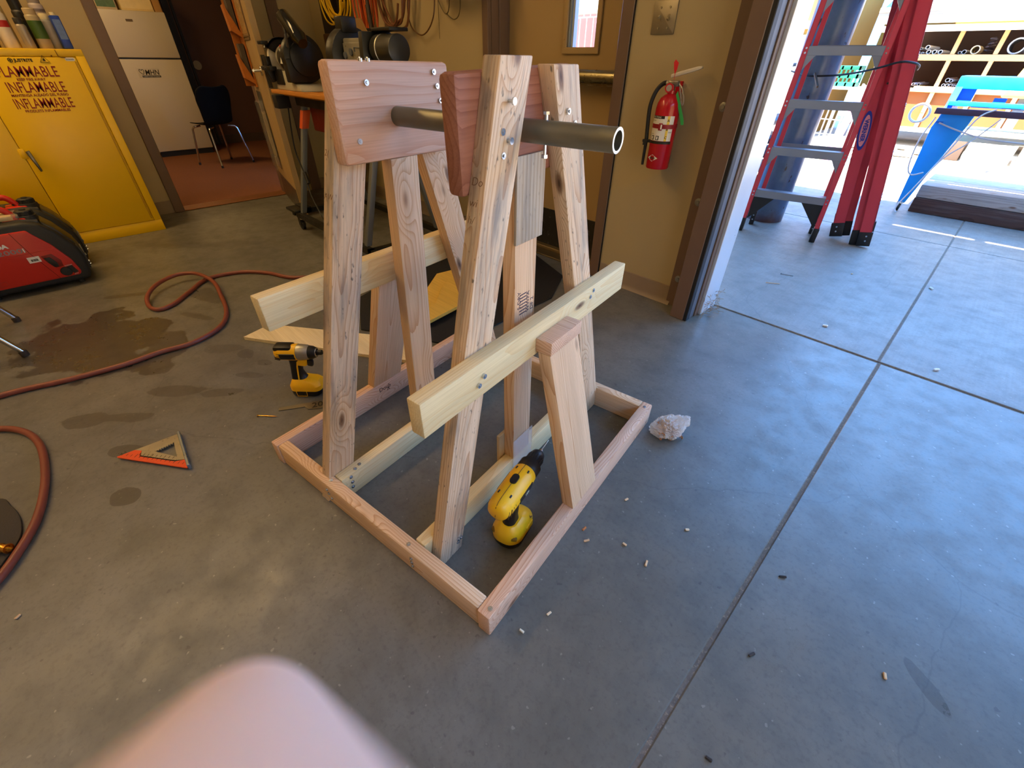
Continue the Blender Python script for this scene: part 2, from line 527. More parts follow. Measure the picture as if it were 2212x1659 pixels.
# left wall with the doorway to the back room
b = MB()
b.b2(-5.14, WX, -5.0, 0.62, 0, HGT)
b.b2(-5.14, WX, 1.70, 2.46, 0, HGT)
b.b2(-5.14, WX, 0.62, 1.70, 2.18, HGT)
struct(b.build('wall_left', M_WALL))
b = MB()
b.b2(-5.14, -2.61, WY, 2.46, 0, HGT)
b.b2(-2.61, -1.514, WY, 2.46, 2.20, HGT)
b.b2(-1.514, -0.905, WY, 2.46, 0, HGT)
b.b2(-0.905, 2.2, WY, 2.46, 3.15, HGT)
b.b2(2.2, 2.52, WY, 2.46, 0, HGT)
struct(b.build('wall_back', M_WALL))
b = MB(); b.b2(2.4, 2.52, -5.0, -0.9, 0, HGT); b.b2(2.4, 2.52, 1.9, 2.28, 0, HGT); b.b2(2.4, 2.52, -0.9, 1.9, 3.1, HGT)
struct(b.build('wall_right', M_WALL))
struct(MB().b2(-5.14, 2.52, -5.12, -5.0, 0, HGT).build('wall_front', M_WALL))
struct(MB().b2(-5.3, 2.6, -5.2, 2.60, HGT, HGT + 0.2).build('ceiling', M_CEIL))

# back room behind the doorway
struct(MB().b2(-9.0, -5.02, 0.0, 3.1, -0.1, 0.004).build('floor_back_room', M_CARPET))
b = MB()
b.b2(-8.98, -8.86, 0.0, 3.1, 0, 2.7)
b.b2(-8.98, -5.14, 2.95, 3.1, 0, 2.7)
struct(b.build('wall_back_room', M_OFFICEWALL))
struct(MB().b2(-8.98, -5.14, -0.1, 0.0, 0, 2.7).build('wall_back_room_side', M_WALL))
struct(MB().b2(-9.0, -5.14, -0.1, 3.1, 2.7, 2.8).build('ceiling_back_room', M_CEIL))
b = MB()
b.b2(-8.86, -8.84, 1.95, 2.03, 0, 2.2); b.b2(-8.86, -8.84, 2.05, 2.08, 0, 2.2)
struct(b.build('trim_2', P('near_black_trim', '#1a120d', 0.5)))
b = MB().b2(-8.86, -8.845, 1.0, 2.95, 0, 0.12)
struct(b.build('baseboard_back_room', M_DARKBASE))
tag(MB().cyl((-8.86, 2.13, 1.02), (-8.845, 2.13, 1.02), 0.055, n=24).build('cover_plate', P('dull_brass', '#8d7a58', 0.4, 0.6)),
    'small round plate on dark brown wall of back room', 'wall plate')

# doorway frame of the back room
b = MB()
def jamb(b, x0, x1, y0, y1, z1):
    b.b2(x0, x1, y0, y1, 0, z1, 0.004, 1)
jamb(b, -5.16, -4.995, 0.615, 0.69, 2.18)
jamb(b, -5.16, -4.995, 1.625, 1.70, 2.18)
b.b2(-5.16, -4.995, 0.69, 1.625, 2.10, 2.18)
struct(b.build('trim_3', M_TRIM))
struct(MB().b2(-5.16, -5.025, 0.675, 0.692, 0.0, 2.1).build('trim_4', P('jamb_gasket', '#0c0906', 0.7)))
struct(MB().b2(-5.02, -5.0, 1.885, 1.985, 0.0, 3.6, 0.003, 1).build('trim_5', M_TRIM))
struct(MB().b2(-5.17, -5.005, 0.69, 1.625, 0.0, 0.010, 0.004, 1).build('trim_6', P('copper_threshold', '#8a5a38', 0.4, 0.4)))
b = MB()
b.b2(WX, WX + 0.008, -5.0, 0.615, 0, 0.105, 0.002, 1)
b.b2(WX, WX + 0.008, 1.985, WY, 0, 0.105, 0.002, 1)
struct(b.build('baseboard_left', M_BASE))
b = MB()
def cove(b, x0, x1):
    b.prism([(WY, 0), (WY - 0.022, 0), (WY - 0.012, 0.012), (WY - 0.008, 0.03), (WY - 0.008, 0.105), (WY, 0.108)], x0, x1, 'X')
cove(b, -5.01, -2.66); cove(b, -1.505, -0.99)
struct(b.build('baseboard_back', M_BASE))

# open door of the back room, swung into the shop
D1 = frame((-5.0, 1.60, 0), (0.978, -0.208, 0), (0.208, 0.978, 0))      # x along the leaf, y through its thickness
leaf = MB().b2(0.0, 0.90, 0.0, 0.045, 0.012, 2.09, 0.002, 1)
door1 = struct(leaf.build('door_1', M_DOOR, M=D1))
b = MB()
for w, zz in ((0.008, 1.26), (0.03, 1.24)):
    b.b2(0.24 + w, 0.70 - w, -0.006, 0.0, zz, zz + 0.012); b.b2(0.24 + w, 0.252 + w, -0.006, 0.0, zz, 2.0); b.b2(0.688 - w, 0.70 - w, -0.006, 0.0, zz, 2.0)
b.build('glazing_bead', P('dark_tan_bead', '#6d5433', 0.45), door1)
MB().b2(0.28, 0.66, -0.002, 0.0, 1.28, 2.0).build('glazing', P('wired_glass', '#a98c5c', 0.25), door1)
b = MB()
b.b2(0.02, 0.88, -0.0025, 0.0, 0.02, 0.22, 0.001, 1)
b.build('kick_plate', P('dark_kick_plate', '#4e4334', 0.35, 0.4), door1)
b = MB()
for sy in (-1, 1):
    y0 = 0.0 if sy < 0 else 0.045
    b.cyl((0.835, y0, 1.055), (0.835, y0 + sy * 0.012, 1.055), 0.033, n=24, bevel=0.003)
    b.cyl((0.835, y0 + sy * 0.012, 1.055), (0.835, y0 + sy * 0.055, 1.055), 0.011)
    b.tube([(0.84, y0 + sy * 0.055, 1.055), (0.80, y0 + sy * 0.057, 1.055), (0.73, y0 + sy * 0.052, 1.052), (0.715, y0 + sy * 0.046, 1.052)], [0.011, 0.010, 0.009, 0.008], 12)
b.build('lever_handle', P('satin_chrome', '#e4dfcf', 0.2, 1.0), door1)
MB().b2(0.8995, 0.902, 0.008, 0.037, 0.95, 1.15).build('strike_plate', P('dark_steel_plate', '#4a4740', 0.35, 0.8), door1)
M_CLEAR = P('clear_acrylic', '#f3efe6', 0.06, 0.0, var=0.0, trans=0.92, ior=1.3)
h = thing('brochure_holder', 'clear acrylic wall pocket hanging on the open tan door', 'brochure holder', M=D1 @ Matrix.Translation((0.10, -0.004, 0.30)))
b = MB()
b.b2(0, 0.26, -0.004, 0.0, 0, 0.60, 0.001, 1); b.b2(0, 0.26, -0.040, -0.036, 0.10, 0.52, 0.001, 1)
b.b2(0, 0.004, -0.036, -0.004, 0.02, 0.52); b.b2(0.256, 0.26, -0.036, -0.004, 0.02, 0.52); b.b2(0, 0.26, -0.036, -0.004, 0.10, 0.104)
b.build('pocket', M_CLEAR, h)
for x0 in (0.004, 0.085, 0.19, 0.235): MB().b2(x0, x0 + 0.018, -0.040, -0.036, -0.01, 0.10, 0.002, 1).build('tab', M_CLEAR, h)
MB().b2(0.012, 0.248, -0.030, -0.008, 0.11, 0.44).build('sheet_stack', P('offwhite_paper', '#c9b994', 0.8), h)
h = thing('document_rack', 'tall orange wooden rack of grey folders on the open tan door', 'rack', M=D1 @ Matrix.Translation((0.10, -0.002, 0.93)))
b = MB()
b.b2(0, 0.20, -0.012, 0, 0, 0.95); b.b2(0, 0.012, -0.07, -0.012, 0, 0.95, 0.002, 1)
M_ORW = wood('orange_varnished_wood', lin('#c4752a'), lin('#7d3d10'), knots=0)
b.build('back_panel', M_ORW, h)
for k, z0 in enumerate((0.02, 0.33, 0.62)):
    MB().prism([(-0.012, z0), (-0.075, z0 + 0.04), (-0.085, z0 + 0.20), (-0.080, z0 + 0.20), (-0.012, z0 + 0.03)], 0.012, 0.20, 'X').build('pocket', M_ORW, h)
    MB().prism([(-0.02, z0 + 0.04), (-0.05, z0 + 0.06), (-0.055, z0 + 0.27), (-0.02, z0 + 0.27)], 0.02, 0.19, 'X').build('folder', P('grey_folder', '#4c4034', 0.7), h)

# exterior personnel door in the back wall
b = MB()
for x0, x1 in ((-2.61, -2.555), (-1.585, -1.514)):
    b.b2(x0, x1, WY - 0.012, 2.30, 0, 2.2, 0.004, 1)
b.b2(-2.61, -1.514, WY - 0.012, 2.30, 2.14, 2.2)
b.b2(-2.60, -2.555, 2.30, 2.50, 0, 2.16)
b.b2(-1.585, -1.53, 2.30, 2.50, 0, 2.16)
b.b2(-2.575, -2.545, 2.36, 2.42, 0, 2.16, 0.004, 1)
struct(b.build('trim_7', M_TRIM))
struct(MB().b2(-1.523, -1.513, WY - 0.010, WY + 0.002, 0, 2.2).build('trim_12', P('shadow_gap', '#17100c', 0.8)))
b = MB()
gx0, gx1, gz0, gz1 = -2.065, -1.855, 1.20, 1.95
b.b2(-2.55, gx0, 2.45, 2.495, 0.012, 2.13); b.b2(gx1, -1.59, 2.45, 2.495, 0.012, 2.13)
b.b2(gx0, gx1, 2.45, 2.495, 0.012, gz0); b.b2(gx0, gx1, 2.45, 2.495, gz1, 2.13)
door2 = struct(b.build('door_2', M_DOOR))
b = MB()
w = 0.028
b.b2(gx0 - w, gx1 + w, 2.437, 2.45, gz0 - w, gz0 + 0.004, 0.003, 1); b.b2(gx0 - w, gx1 + w, 2.437, 2.45, gz1 - 0.004, gz1 + w, 0.003, 1)
b.b2(gx0 - w, gx0 + 0.004, 2.437, 2.45, gz0, gz1, 0.003, 1); b.b2(gx1 - 0.004, gx1 + w, 2.437, 2.45, gz0, gz1, 0.003, 1)
for z in (1.24, 1.5, 1.8): b.cyl((gx1 + 0.012, 2.437, z), (gx1 + 0.012, 2.4345, z), 0.004, n=10); b.cyl((gx0 - 0.012, 2.437, z), (gx0 - 0.012, 2.4345, z), 0.004, n=10)
b.build('glazing_frame', M_DOOR, door2)
MB().b2(gx0 + 0.03, gx1, 2.47, 2.476, gz0, gz1).build('glass', P('window_glass', '#ffffff', 0.02, var=0, trans=1.0, ior=1.1), door2)
b = MB(); b.b2(gx0 + 0.004, gx0 + 0.016, 2.452, 2.49, gz0, gz1); b.b2(gx0 + 0.02, gx0 + 0.036, 2.46, 2.492, gz0, gz1)
b.build('glazing_stop', P('pale_aluminium', '#a9b6c6', 0.35, 0.5), door2)
b = MB()
b.b2(-2.52, -2.52 + 0.90, 2.446, 2.45, 0.02, 0.285, 0.001, 1)
b.build('kick_plate', P('scuffed_kick_plate', '#3b3a36', 0.36, 0.5, dirt=((0.20, 0.19, 0.17), 22, 0.58)), door2)
b = MB(); b.b2(-2.54, -1.60, 2.40, 2.45, 0.0, 0.03, 0.004, 1)
b.build('door_sweep', P('bronze_sweep', '#8a7550', 0.35, 0.6), door2)
b = MB()
b.cyl((-2.50, 2.375, 1.068), (-1.62, 2.375, 1.068), 0.036, n=24)
for x in (-2.48, -1.65): b.box((x, 2.41, 1.068), (0.09, 0.08, 0.075), bevel=0.008)
b.build('crash_bar', P('bronze_crash_bar', '#8f8567', 0.28, 0.9, var=0.08), door2)
struct(MB().b2(-2.555, -1.585, 2.30, 2.56, 0.0, 0.012, 0.003, 1).build('trim_8', P('dull_threshold', '#7b6a4c', 0.35, 0.7)))
# red block wall seen through the door glass
b = MB(); b.b2(-7.2, -4.4, 7.0, 7.2, 0, 3.6)
m = bpy.data.materials.new('painted_block'); t = NT(m)
tcg = t.n('ShaderNodeTexCoord').outputs['Object']
br = t.n('ShaderNodeTexBrick'); t.l(t.mapping(tcg, rot=(PI / 2, 0, 0)), br.inputs['Vector'])
br.inputs['Color1'].default_value = (0.21, 0.060, 0.052, 1); br.inputs['Color2'].default_value = (0.18, 0.050, 0.044, 1); br.inputs['Mortar'].default_value = (0.30, 0.25, 0.24, 1)
br.inputs['Scale'].default_value = 1.0; br.inputs['Mortar Size'].default_value = 0.006; br.inputs['Brick Width'].default_value = 0.13; br.inputs['Row Height'].default_value = 0.42
br.offset = 0.5
sep = t.n('ShaderNodeSeparateXYZ'); t.l(tcg, sep.inputs[0])
t.l(t.mix(t.math('GREATER_THAN', sep.outputs[2], 1.72), br.outputs['Color'], lin('#a8946a')), t.b.inputs['Base Color'])
t.b.inputs['Roughness'].default_value = 0.7
o = b.build('wall_neighbour', m); struct(o)

# jamb of the big roll-up opening
b = MB()
b.b2(-1.012, -0.93, WY - 0.010, WY + 0.004, 0, 3.3, 0.002, 1)
b.b2(-0.915, -0.837, 2.148, 2.29, 0, 3.3, 0.003, 1)
b.b2(-0.865, -0.815, 2.245, 2.285, 0, 3.3, 0.002, 1)
jb = struct(b.build('trim_9', M_TRIM))
b = MB(); b.b2(-0.840, -0.818, 2.150, 2.190, 0, 3.3, 0.003, 1)
b.build('weather_strip', M_BLACK, jb)
b = MB(); b.b2(-0.838, -0.822, 2.192, 2.243, 0, 3.3, 0.002, 1)
b.build('door_track', M_GREYPL, jb)
for z in (0.166, 0.579, 0.985, 1.40):
    b = MB(); b.cyl((-0.972, WY - 0.010, z), (-0.972, WY - 0.014, z), 0.0185, n=24, bevel=0.001); b.cyl((-0.972, WY - 0.014, z), (-0.972, WY - 0.020, z), 0.0085, n=6)
    b.build('anchor_bolt', P('grey_zinc', '#8e8f8c', 0.35, 0.8), jb)
b = MB(); b.b2(-0.905, -0.80, 2.286, 2.462, 0, 3.2, 0.002, 1)
struct(b.build('trim_10', M_STEEL))
b = MB(); b.b2(2.15, 2.22, 2.15, 2.462, 0, 3.2)
struct(b.build('trim_11', M_TRIM))
# cobweb and leaf litter in the jamb corner
b = MB()
rr = random.Random(5)
for k in range(70):
    a = Vector((-0.795 + rr.random() * 0.05 * rr.random(), 2.26 + rr.random() * 0.2, rr.random() ** 2 * 0.12 + 0.002))
    d = Vector((rr.uniform(-.3, 1), rr.uniform(-1, 1), rr.uniform(-.3, 0.8))).normalized() * rr.uniform(0.01, 0.05)
    c = a + d; c.z = max(0.002, c.z); c.x = max(c.x, -0.795)
    b.tube([a, (a + c) / 2 + Vector((0.004, 0, 0.003)), c], 0.0012, 4)
tag(b.build('leaf_litter', P('dry_straw', '#a58a68', 0.9, var=0.4)), 'dry straw and cobweb gathered at the foot of the door jamb', 'litter', kind='stuff')

# canopy over the apron outside, with narrow gaps letting sun through
b = MB()
CZ = 3.40
b.b2(-7.0, 8.0, 2.46, 3.640, CZ, CZ + 0.03)
b.b2(-7.0, 8.0, 3.685, 4.615, CZ, CZ + 0.03)
b.b2(-7.0, -0.78, 3.640, 3.685, CZ, CZ + 0.03); b.b2(-0.23, -0.15, 3.640, 3.685, CZ, CZ + 0.03); b.b2(0.6, 8.0, 3.640, 3.685, CZ, CZ + 0.03)
struct(b.build('roof_canopy', P('dark_canopy', '#6c737c', 0.6)))

# ------------------------------------------------------------------ the wooden stand
W_FIR = wood('fir_lumber', lin('#f0cda4'), lin('#bf8450'), ring=60, pith=0.05)
W_PINK = wood('pink_fir_lumber', lin('#ecc6a6'), lin('#bb7a52'), ring=66, pith=0.07)
W_WEATH = wood('weathered_lumber', lin('#ecd0ac'), lin('#b68458'), ring=58, stain=0.75, pith=0.08)
W_PALE = wood('pale_pine_lumber', lin('#f4e0ae'), lin('#dcb678'), ring=46, contrast=0.5, pith=0.05)
W_RED = wood('red_fir_plank', lin('#e8bda0'), lin('#ca8e6c'), ring=34, contrast=0.65, pith=0.16, knots=0.0)
W_DKRED = wood('dark_red_fir_plank', lin('#a9705a'), lin('#7d4a38'), ring=30, contrast=0.7, pith=0.14, knots=0.0)
W_PLY = wood('plywood_face', lin('#d7b98a'), lin('#b08d5e'), ring=20, contrast=0.4, knots=0.5, pith=0.3)

UX, VX = Vector((-0.156, 0.988, 0)).normalized(), None
SM = Matrix.Translation((-0.362, 0.291, 0)) @ Matrix.Rotation(math.atan2(0.988, -0.156), 4, 'Z')
stand = thing('wooden_stand', 'tall raw lumber stand with two leaning plank uprights on a rectangular base', 'stand', M=SM)
T, WD, BL, BW = 0.038, 0.089, 0.997, 0.972
LOC = {}
def lumber(name, d0, d1, ydir, w, t, mat, s0=0.0, s1=0.0, bev=0.0025, parent=None, label=None):
    """bar from d0 to d1 (centre line), width along ydir, ends skewed by s0 and s1"""
    parent = parent or stand
    d0, d1 = Vector(d0), Vector(d1)
    M = frame((d0 + d1) / 2, d1 - d0, ydir)
    L = (d1 - d0).length
    b = MB()
    r = bmesh.ops.create_cube(b.b, size=1.0)
    for v in r['verts']:
        y = v.co.y * w
        x = (-L / 2 + s0 * y) if v.co.x < 0 else (L / 2 + s1 * y)
        v.co = Vector((x, y, v.co.z * t))
    b._fin(r['verts'], None, bev, 2)
    o = b.build(name, mat, parent, M, smooth=30)
    LOC[o.name] = M
    if label: o['label'] = label
    return o
def screw_in(o, p, n, r=0.006, h=0.0022, proud=0.0, name='screw'):
    """zinc screw head as a sub-part of lumber o, at p with outward direction n (stand coordinates)"""
    Mi = LOC[o.name].inverted()
    p, n = Vector(p), Vector(n).normalized()
    b = MB()
    b.cyl(p - n * 0.004, p + n * (h + proud), r * (0.5 if proud > 0.004 else 1), n=14)
    if proud > 0.004: b.cyl(p + n * proud, p + n * (proud + 0.004), r, n=14)
    b.cyl(p + n * (h + proud + (0.0018 if proud > 0.004 else 0)), p + n * (h + proud + 0.0022), r * 0.45, n=6)
    return b.build(name, M_SCREW, o, Mi)
# base frame
railR = lumber('base_rail', (0, T / 2, WD / 2), (BL, T / 2, WD / 2), (0, 0, 1), WD, T, W_PINK, bev=0.004)
railL = lumber('base_rail', (0, BW - T / 2, WD / 2), (BL, BW - T / 2, WD / 2), (0, 0, 1), WD, T, W_PINK, bev=0.004)
railF = lumber('base_rail', (0.004 + T / 2, T, WD / 2), (0.004 + T / 2, BW - T, WD / 2), (0, 0, 1), WD, T, W_FIR, bev=0.006)
railB = lumber('base_rail', (BL - T / 2, T, WD / 2), (BL - T / 2, BW - T, WD / 2), (0, 0, 1), WD, T, W_FIR, bev=0.004)
j3 = lumber('joist', (0.043, 0.279, WD / 2), (BL - T, 0.279, WD / 2), (0, 0, 1), WD, T, W_PALE, bev=0.004)
j2 = lumber('joist', (0.043, 0.651, WD / 2), (BL - T, 0.651, WD / 2), (0, 0, 1), WD, T, W_PALE, bev=0.004)
def leg(top, bot, v, mat, cut_top=False, zb=0.0, w=WD, label=None):
    a, c = Vector((top[0], v, top[1])), Vector((bot[0], v, bot[1]))
    d = (a - c).normalized()
    n = Vector((-d.z, 0, d.x))
    sk = -n.z / d.z
    return lumber('leg', c, a, n, w, T, mat, s0=sk, s1=sk if cut_top else 0.0, label=label)
lB1 = leg((0.384, 1.152), (0.095, 0.001), 0.241, W_WEATH, True)
lB3 = leg((0.545, 1.140), (0.940, 0.001), 0.241, W_WEATH, True)
lB2 = leg((0.480, 0.944), (0.490, WD), 0.279, W_FIR, True)
lL1 = leg((0.382, 1.130), (0.045, 0.001), 0.689, W_WEATH, True)
lL3 = leg((0.548, 1.130), (0.880, 0.001), 0.689, W_FIR, True)
lL2 = leg((0.462, 0.945), (0.420, WD), 0.651, W_FIR, True)
# wide planks the pipe passes through
plL = lumber('plank', (0.290, 0.651, 1.044), (0.640, 0.651, 1.040), (0, 0, 1), 0.197, T + 0.001, W_RED, bev=0.010)
plR = lumber('plank', (0.268, 0.279, 1.034), (0.640, 0.279, 1.046), (0, 0, 1), 0.190, T + 0.001, W_DKRED, bev=0.010, label='dark reddish brown plank')
# long cross beams
bmR = lumber('beam', (0.040, 0.203, 0.588), (0.935, 0.203, 0.586), (0, 0, 1), WD, T, W_PALE, bev=0.004, label='pale yellow beam')
bmL = lumber('beam', (0.030, 0.727, 0.648), (0.940, 0.727, 0.648), (0, 0, 1), WD, T, W_PALE, bev=0.004, label='pale yellow beam')
# leaning posts with flat caps under the beams
def post(v0, v1, zt, u0, u1, cap_v, side):
    d0 = Vector((u0, v0, WD)); d1 = Vector((u1, v1, zt))
    d = (d1 - d0).normalized()
    M = frame((d0 + d1) / 2, d, (1, 0, 0))
    L = (d1 - d0).length
    # thickness direction z of the local frame, ends cut level
    zc = M.to_3x3() @ Vector((0, 0, 1)); yc = M.to_3x3() @ Vector((0, 1, 0))
    b = MB()
    r = bmesh.ops.create_cube(b.b, size=1.0)
    for v in r['verts']:
        y, z = v.co.y * 0.140, v.co.z * T
        off = -(y * yc.z + z * zc.z) / d.z
        v.co = Vector(((-L / 2 if v.co.x < 0 else L / 2) + off, y, z))
    b._fin(r['verts'], None, 0.003, 2)
    o = b.build('post', W_FIR, stand, M, smooth=30); LOC[o.name] = M
    c0, c1 = sorted((cap_v, cap_v + side * 0.048))
    c = lumber('cap_block', (u1 + 0.004, c0, zt + T / 2), (u1 + 0.004, c1, zt + T / 2), (1, 0, 0), 0.150, T, W_PINK, bev=0.003)
    return o
pR = post(0.019, 0.158, 0.556, 0.463, 0.497, 0.184, -1)
pL = post(0.953, 0.775, 0.606, 0.480, 0.478, 0.746, 1)
# gusset plates
g1 = lumber('gusset', (0.483, 0.256, 0.808), (0.483, 0.256, 0.990), (1, 0, 0), 0.106, 0.007, wood('weathered_plywood', lin('#cdbda6'), lin('#8f7553'), ring=26, stain=0.5, knots=0.3), bev=0.001, label='weathered grey plywood gusset')
g2 = MB().b2(0.437, 0.541, 0.252, 0.2565, 0.03, 0.175, 0.001, 1).build('gusset', P('clear_plate', '#f2e8e0', 0.06, 0, var=0.02, alpha=0.30), stand); g2['label'] = 'clear plastic gusset'
g3 = lumber('gusset', (0.475, 0.304, 0.03), (0.475, 0.304, 0.185), (1, 0, 0), 0.110, 0.011, W_PLY, bev=0.001)
g4 = lumber('gusset', (0.470, 0.626, 0.82), (0.470, 0.626, 0.93), (1, 0, 0), 0.08, 0.006, W_PLY, bev=0.001) if False else None
# screws
for (o, p, n, pr) in [
    (lB1, (0.359, 0.222, 1.089), (0, -1, 0), 0.010), (lB1, (0.342, 0.222, 1.044), (0, -1, 0), 0), (lB1, (0.357, 0.222, 1.029), (0, -1, 0), 0.006), (lB1, (0.343, 0.222, 1.006), (0, -1, 0), 0),
    (lB3, (0.560, 0.222, 1.062), (0, -1, 0), 0.003), (lB3, (0.590, 0.222, 1.038), (0, -1, 0), 0.003),
    (plL, (0.378, 0.6315, 1.102), (0, -1, 0), 0.003), (plL, (0.379, 0.640, 1.1425), (0, 0, 1), 0), (plL, (0.399, 0.640, 1.1425), (0, 0, 1), 0), (plL, (0.335, 0.6315, 0.993), (0, -1, 0), 0.002),
    (plL, (0.586, 0.6315, 1.119), (0, -1, 0), 0.003), (plL, (0.594, 0.6315, 1.090), (0, -1, 0), 0.003), (plL, (0.603, 0.6315, 1.059), (0, -1, 0), 0.003),
    (bmR, (0.222, 0.184, 0.596), (0, -1, 0), 0.004), (bmR, (0.205, 0.184, 0.580), (0, -1, 0), 0.003), (bmR, (0.705, 0.184, 0.60), (0, -1, 0), 0), (bmR, (0.72, 0.184, 0.615), (0, -1, 0), 0),
    (j2, (0.075, 0.632, 0.078), (0, -1, 0), 0), (j2, (0.10, 0.640, 0.089), (0, 0, 1), 0), (j2, (0.12, 0.645, 0.089), (0, 0, 1), 0), (j2, (0.075, 0.632, 0.055), (0, -1, 0), 0), (j2, (0.072, 0.632, 0.035), (0, -1, 0), 0),
    (lB1, (0.13, 0.222, 0.055), (0, -1, 0), 0.003), (lB1, (0.14, 0.222, 0.05), (0, -1, 0), 0.002), (lB1, (0.128, 0.222, 0.04), (0, -1, 0), 0),
    (railR, (0.022, 0.014, 0.089), (0, 0, 1), 0), (railR, (0.965, 0.02, 0.089), (0, 0, 1), 0),
    (railF, (0.004, 0.276, 0.066), (-1, 0, 0), 0), (railF, (0.004, 0.276, 0.048), (-1, 0, 0), 0), (railF, (0.004, 0.276, 0.030), (-1, 0, 0), 0), (railF, (0.020, 0.30, 0.089), (0, 0, 1), 0),
    (railF, (0.004, 0.66, 0.066), (-1, 0, 0), 0), (railF, (0.004, 0.655, 0.050), (-1, 0, 0), 0), (railF, (0.004, 0.645, 0.035), (-1, 0, 0), 0), (railF, (0.024, 0.66, 0.089), (0, 0, 1), 0)]:
    screw_in(o, p, n, proud=pr)
# pencil and pen marks
M_INK = P('pen_ink', '#1d1a1c', 0.7)
M_PENCIL = P('pencil_mark', '#6d4a2a', 0.8)
def mark_on(o, body, size, p, x, y, mat=M_INK, **kw):
    Mi = LOC[o.name].inverted()
    return text(body, size, Mi @ frame(p, x, y), mat, o, name='handwriting', depth=0.0002, **kw)
dB = Vector((0.289, 0, 1.151)).normalized()
uB = Vector((-dB.z, 0, dB.x))
fx = Vector((0, -1, 0))
def legface(o, base, top, s, off):   # point on the narrow -u face of a leg at fraction s of its height
    c = Vector((base[0], 0, base[1])).lerp(Vector((top[0], 0, top[1])), s)
    return c + Vector((0, off, 0))
for body, z in (('Do', 0.950), ('wi', 0.915), ('h/', 0.885)):
    s = z / 1.152
    p = Vector((0.095 + 0.289 * s, 0.256, z)) + Vector((-dB.z, 0, dB.x)) * (WD / 2 + 0.0003)
    mark_on(lB1, body, 0.021, p, fx, dB, M_PENCIL, shear=0.2, bold=-0.0004)
d1 = Vector((0.337, 0, 1.13)).normalized()
for body, z in (('2(', 0.95), ('AW', 0.86)):
    s = z / 1.13
    p = Vector((0.045 + 0.337 * s, 0.706, z)) + Vector((-d1.z, 0, d1.x)) * (WD / 2 + 0.0003)
    mark_on(lL1, body, 0.020, p, fx, d1, M_PENCIL, shear=0.2, bold=-0.0004)
mark_on(railL, 'Doub', 0.026, (0.43, BW - T - 0.0004, 0.052), (1, 0, 0), (0, 0, 1), shear=0.1)
mark_on(railL, '^', 0.035, (0.468, BW - T - 0.0004, 0.030), (1, 0, 0), (0, 0, 1))
mark_on(railL, '^', 0.05, (0.60, BW - T - 0.0004, 0.032), (1, 0, 0), (0, 0, 1))
M_STAMP = P('grade_stamp', '#2b2340', 0.8)
for k, body in enumerate(('S-DRY', '|||||||', 'WWPA', 'DF 2')):
    mark_on(lB2, body, 0.018 if k != 1 else 0.034, (0.463 + 0.019 * k, 0.2598, 0.615 + 0.02 * (k == 0)), (0, 0, 1), (-1, 0, 0), M_STAMP)

# steel pipe lying through both planks
pm = SM @ Matrix.Translation((0.457, 0, 1.034))
pipe = thing('steel_pipe', 'dull grey steel pipe passing through both upright planks of the wooden stand', 'pipe', M=pm)
b = MB()
pts = [(0.021, 0.053), (0.021, 0.700), (0.0165, 0.700), (0.0165, 0.053)]
n = 32
rings = [[b.b.verts.new((r * math.cos(2 * PI * k / n), v, r * math.sin(2 * PI * k / n))) for k in range(n)] for r, v in pts]
for i in range(4):
    A, B2 = rings[i], rings[(i + 1) % 4]
    for k in range(n): b.b.faces.new((A[k], A[(k + 1) % n], B2[(k + 1) % n], B2[k]))
b.build('tube', P('mill_scale_steel', '#7d7866', 0.42, 0.55, var=0.15, vscale=30), pipe)
b = MB()
n2 = [[b.b.verts.new((r * math.cos(2 * PI * k / n), 0.0527, r * math.sin(2 * PI * k / n))) for k in range(n)] for r in (0.0212, 0.0163)]
for k in range(n): b.b.faces.new((n2[0][k], n2[0][(k + 1) % n], n2[1][(k + 1) % n], n2[1][k]))
b.build('cut_end', M_SCREW, pipe)['label'] = 'bright cut pipe end'
def pin(v):
    b = MB()
    b.cyl((0, v, -0.044), (0, v, 0.030), 0.0032, n=12)
    b.cyl((0, v, 0.030), (0, v, 0.035), 0.0065, n=6)
    b.cyl((0, v, -0.044), (0, v, -0.038), 0.0068, n=6)
    b.build('stop_bolt', M_SCREW, pipe)
pin(0.206)
for v in (0.36, 0.40): MB().cyl((-0.004, v, 0.0), (-0.0212, v, 0.0), 0.0035, n=12).build('drilled_hole', M_BLACK, pipe)

# ------------------------------------------------------------------ cordless tools
M_YEL = P('tool_yellow', '#f0b514', 0.36, var=0.05, dirt=((0.25, 0.16, 0.03), 60, 0.68))
M_TBLK = P('tool_black', '#131316', 0.42, var=0.2)
def rrect(w, d, r, n=5):
    out = []
    for cx, cy, a in ((w / 2 - r, d / 2 - r, 0), (-w / 2 + r, d / 2 - r, PI / 2), (-w / 2 + r, -d / 2 + r, PI), (w / 2 - r, -d / 2 + r, 1.5 * PI)):
        for k in range(n): 
            t = a + PI / 2 * k / (n - 1)
            out.append((cx + r * math.cos(t), cy + r * math.sin(t)))
    return out
def loft(b, secs, closed_caps=True):
    """secs: list of (list of (x,y), z, dx, dy)"""
    rings = [[b.b.verts.new((x + dx, y + dy, z)) for x, y in s] for s, z, dx, dy in secs]
    fs = []
    for A, B in zip(rings, rings[1:]):
        n = len(A)
        for k in range(n): fs.append(b.b.faces.new((A[k], A[(k + 1) % n], B[(k + 1) % n], B[k])))
    fs.append(b.b.faces.new(rings[0][::-1])); fs.append(b.b.faces.new(rings[-1]))
    bmesh.ops.recalc_face_normals(b.b, faces=fs)
    for f in fs: f.material_index = b.mi
    return b

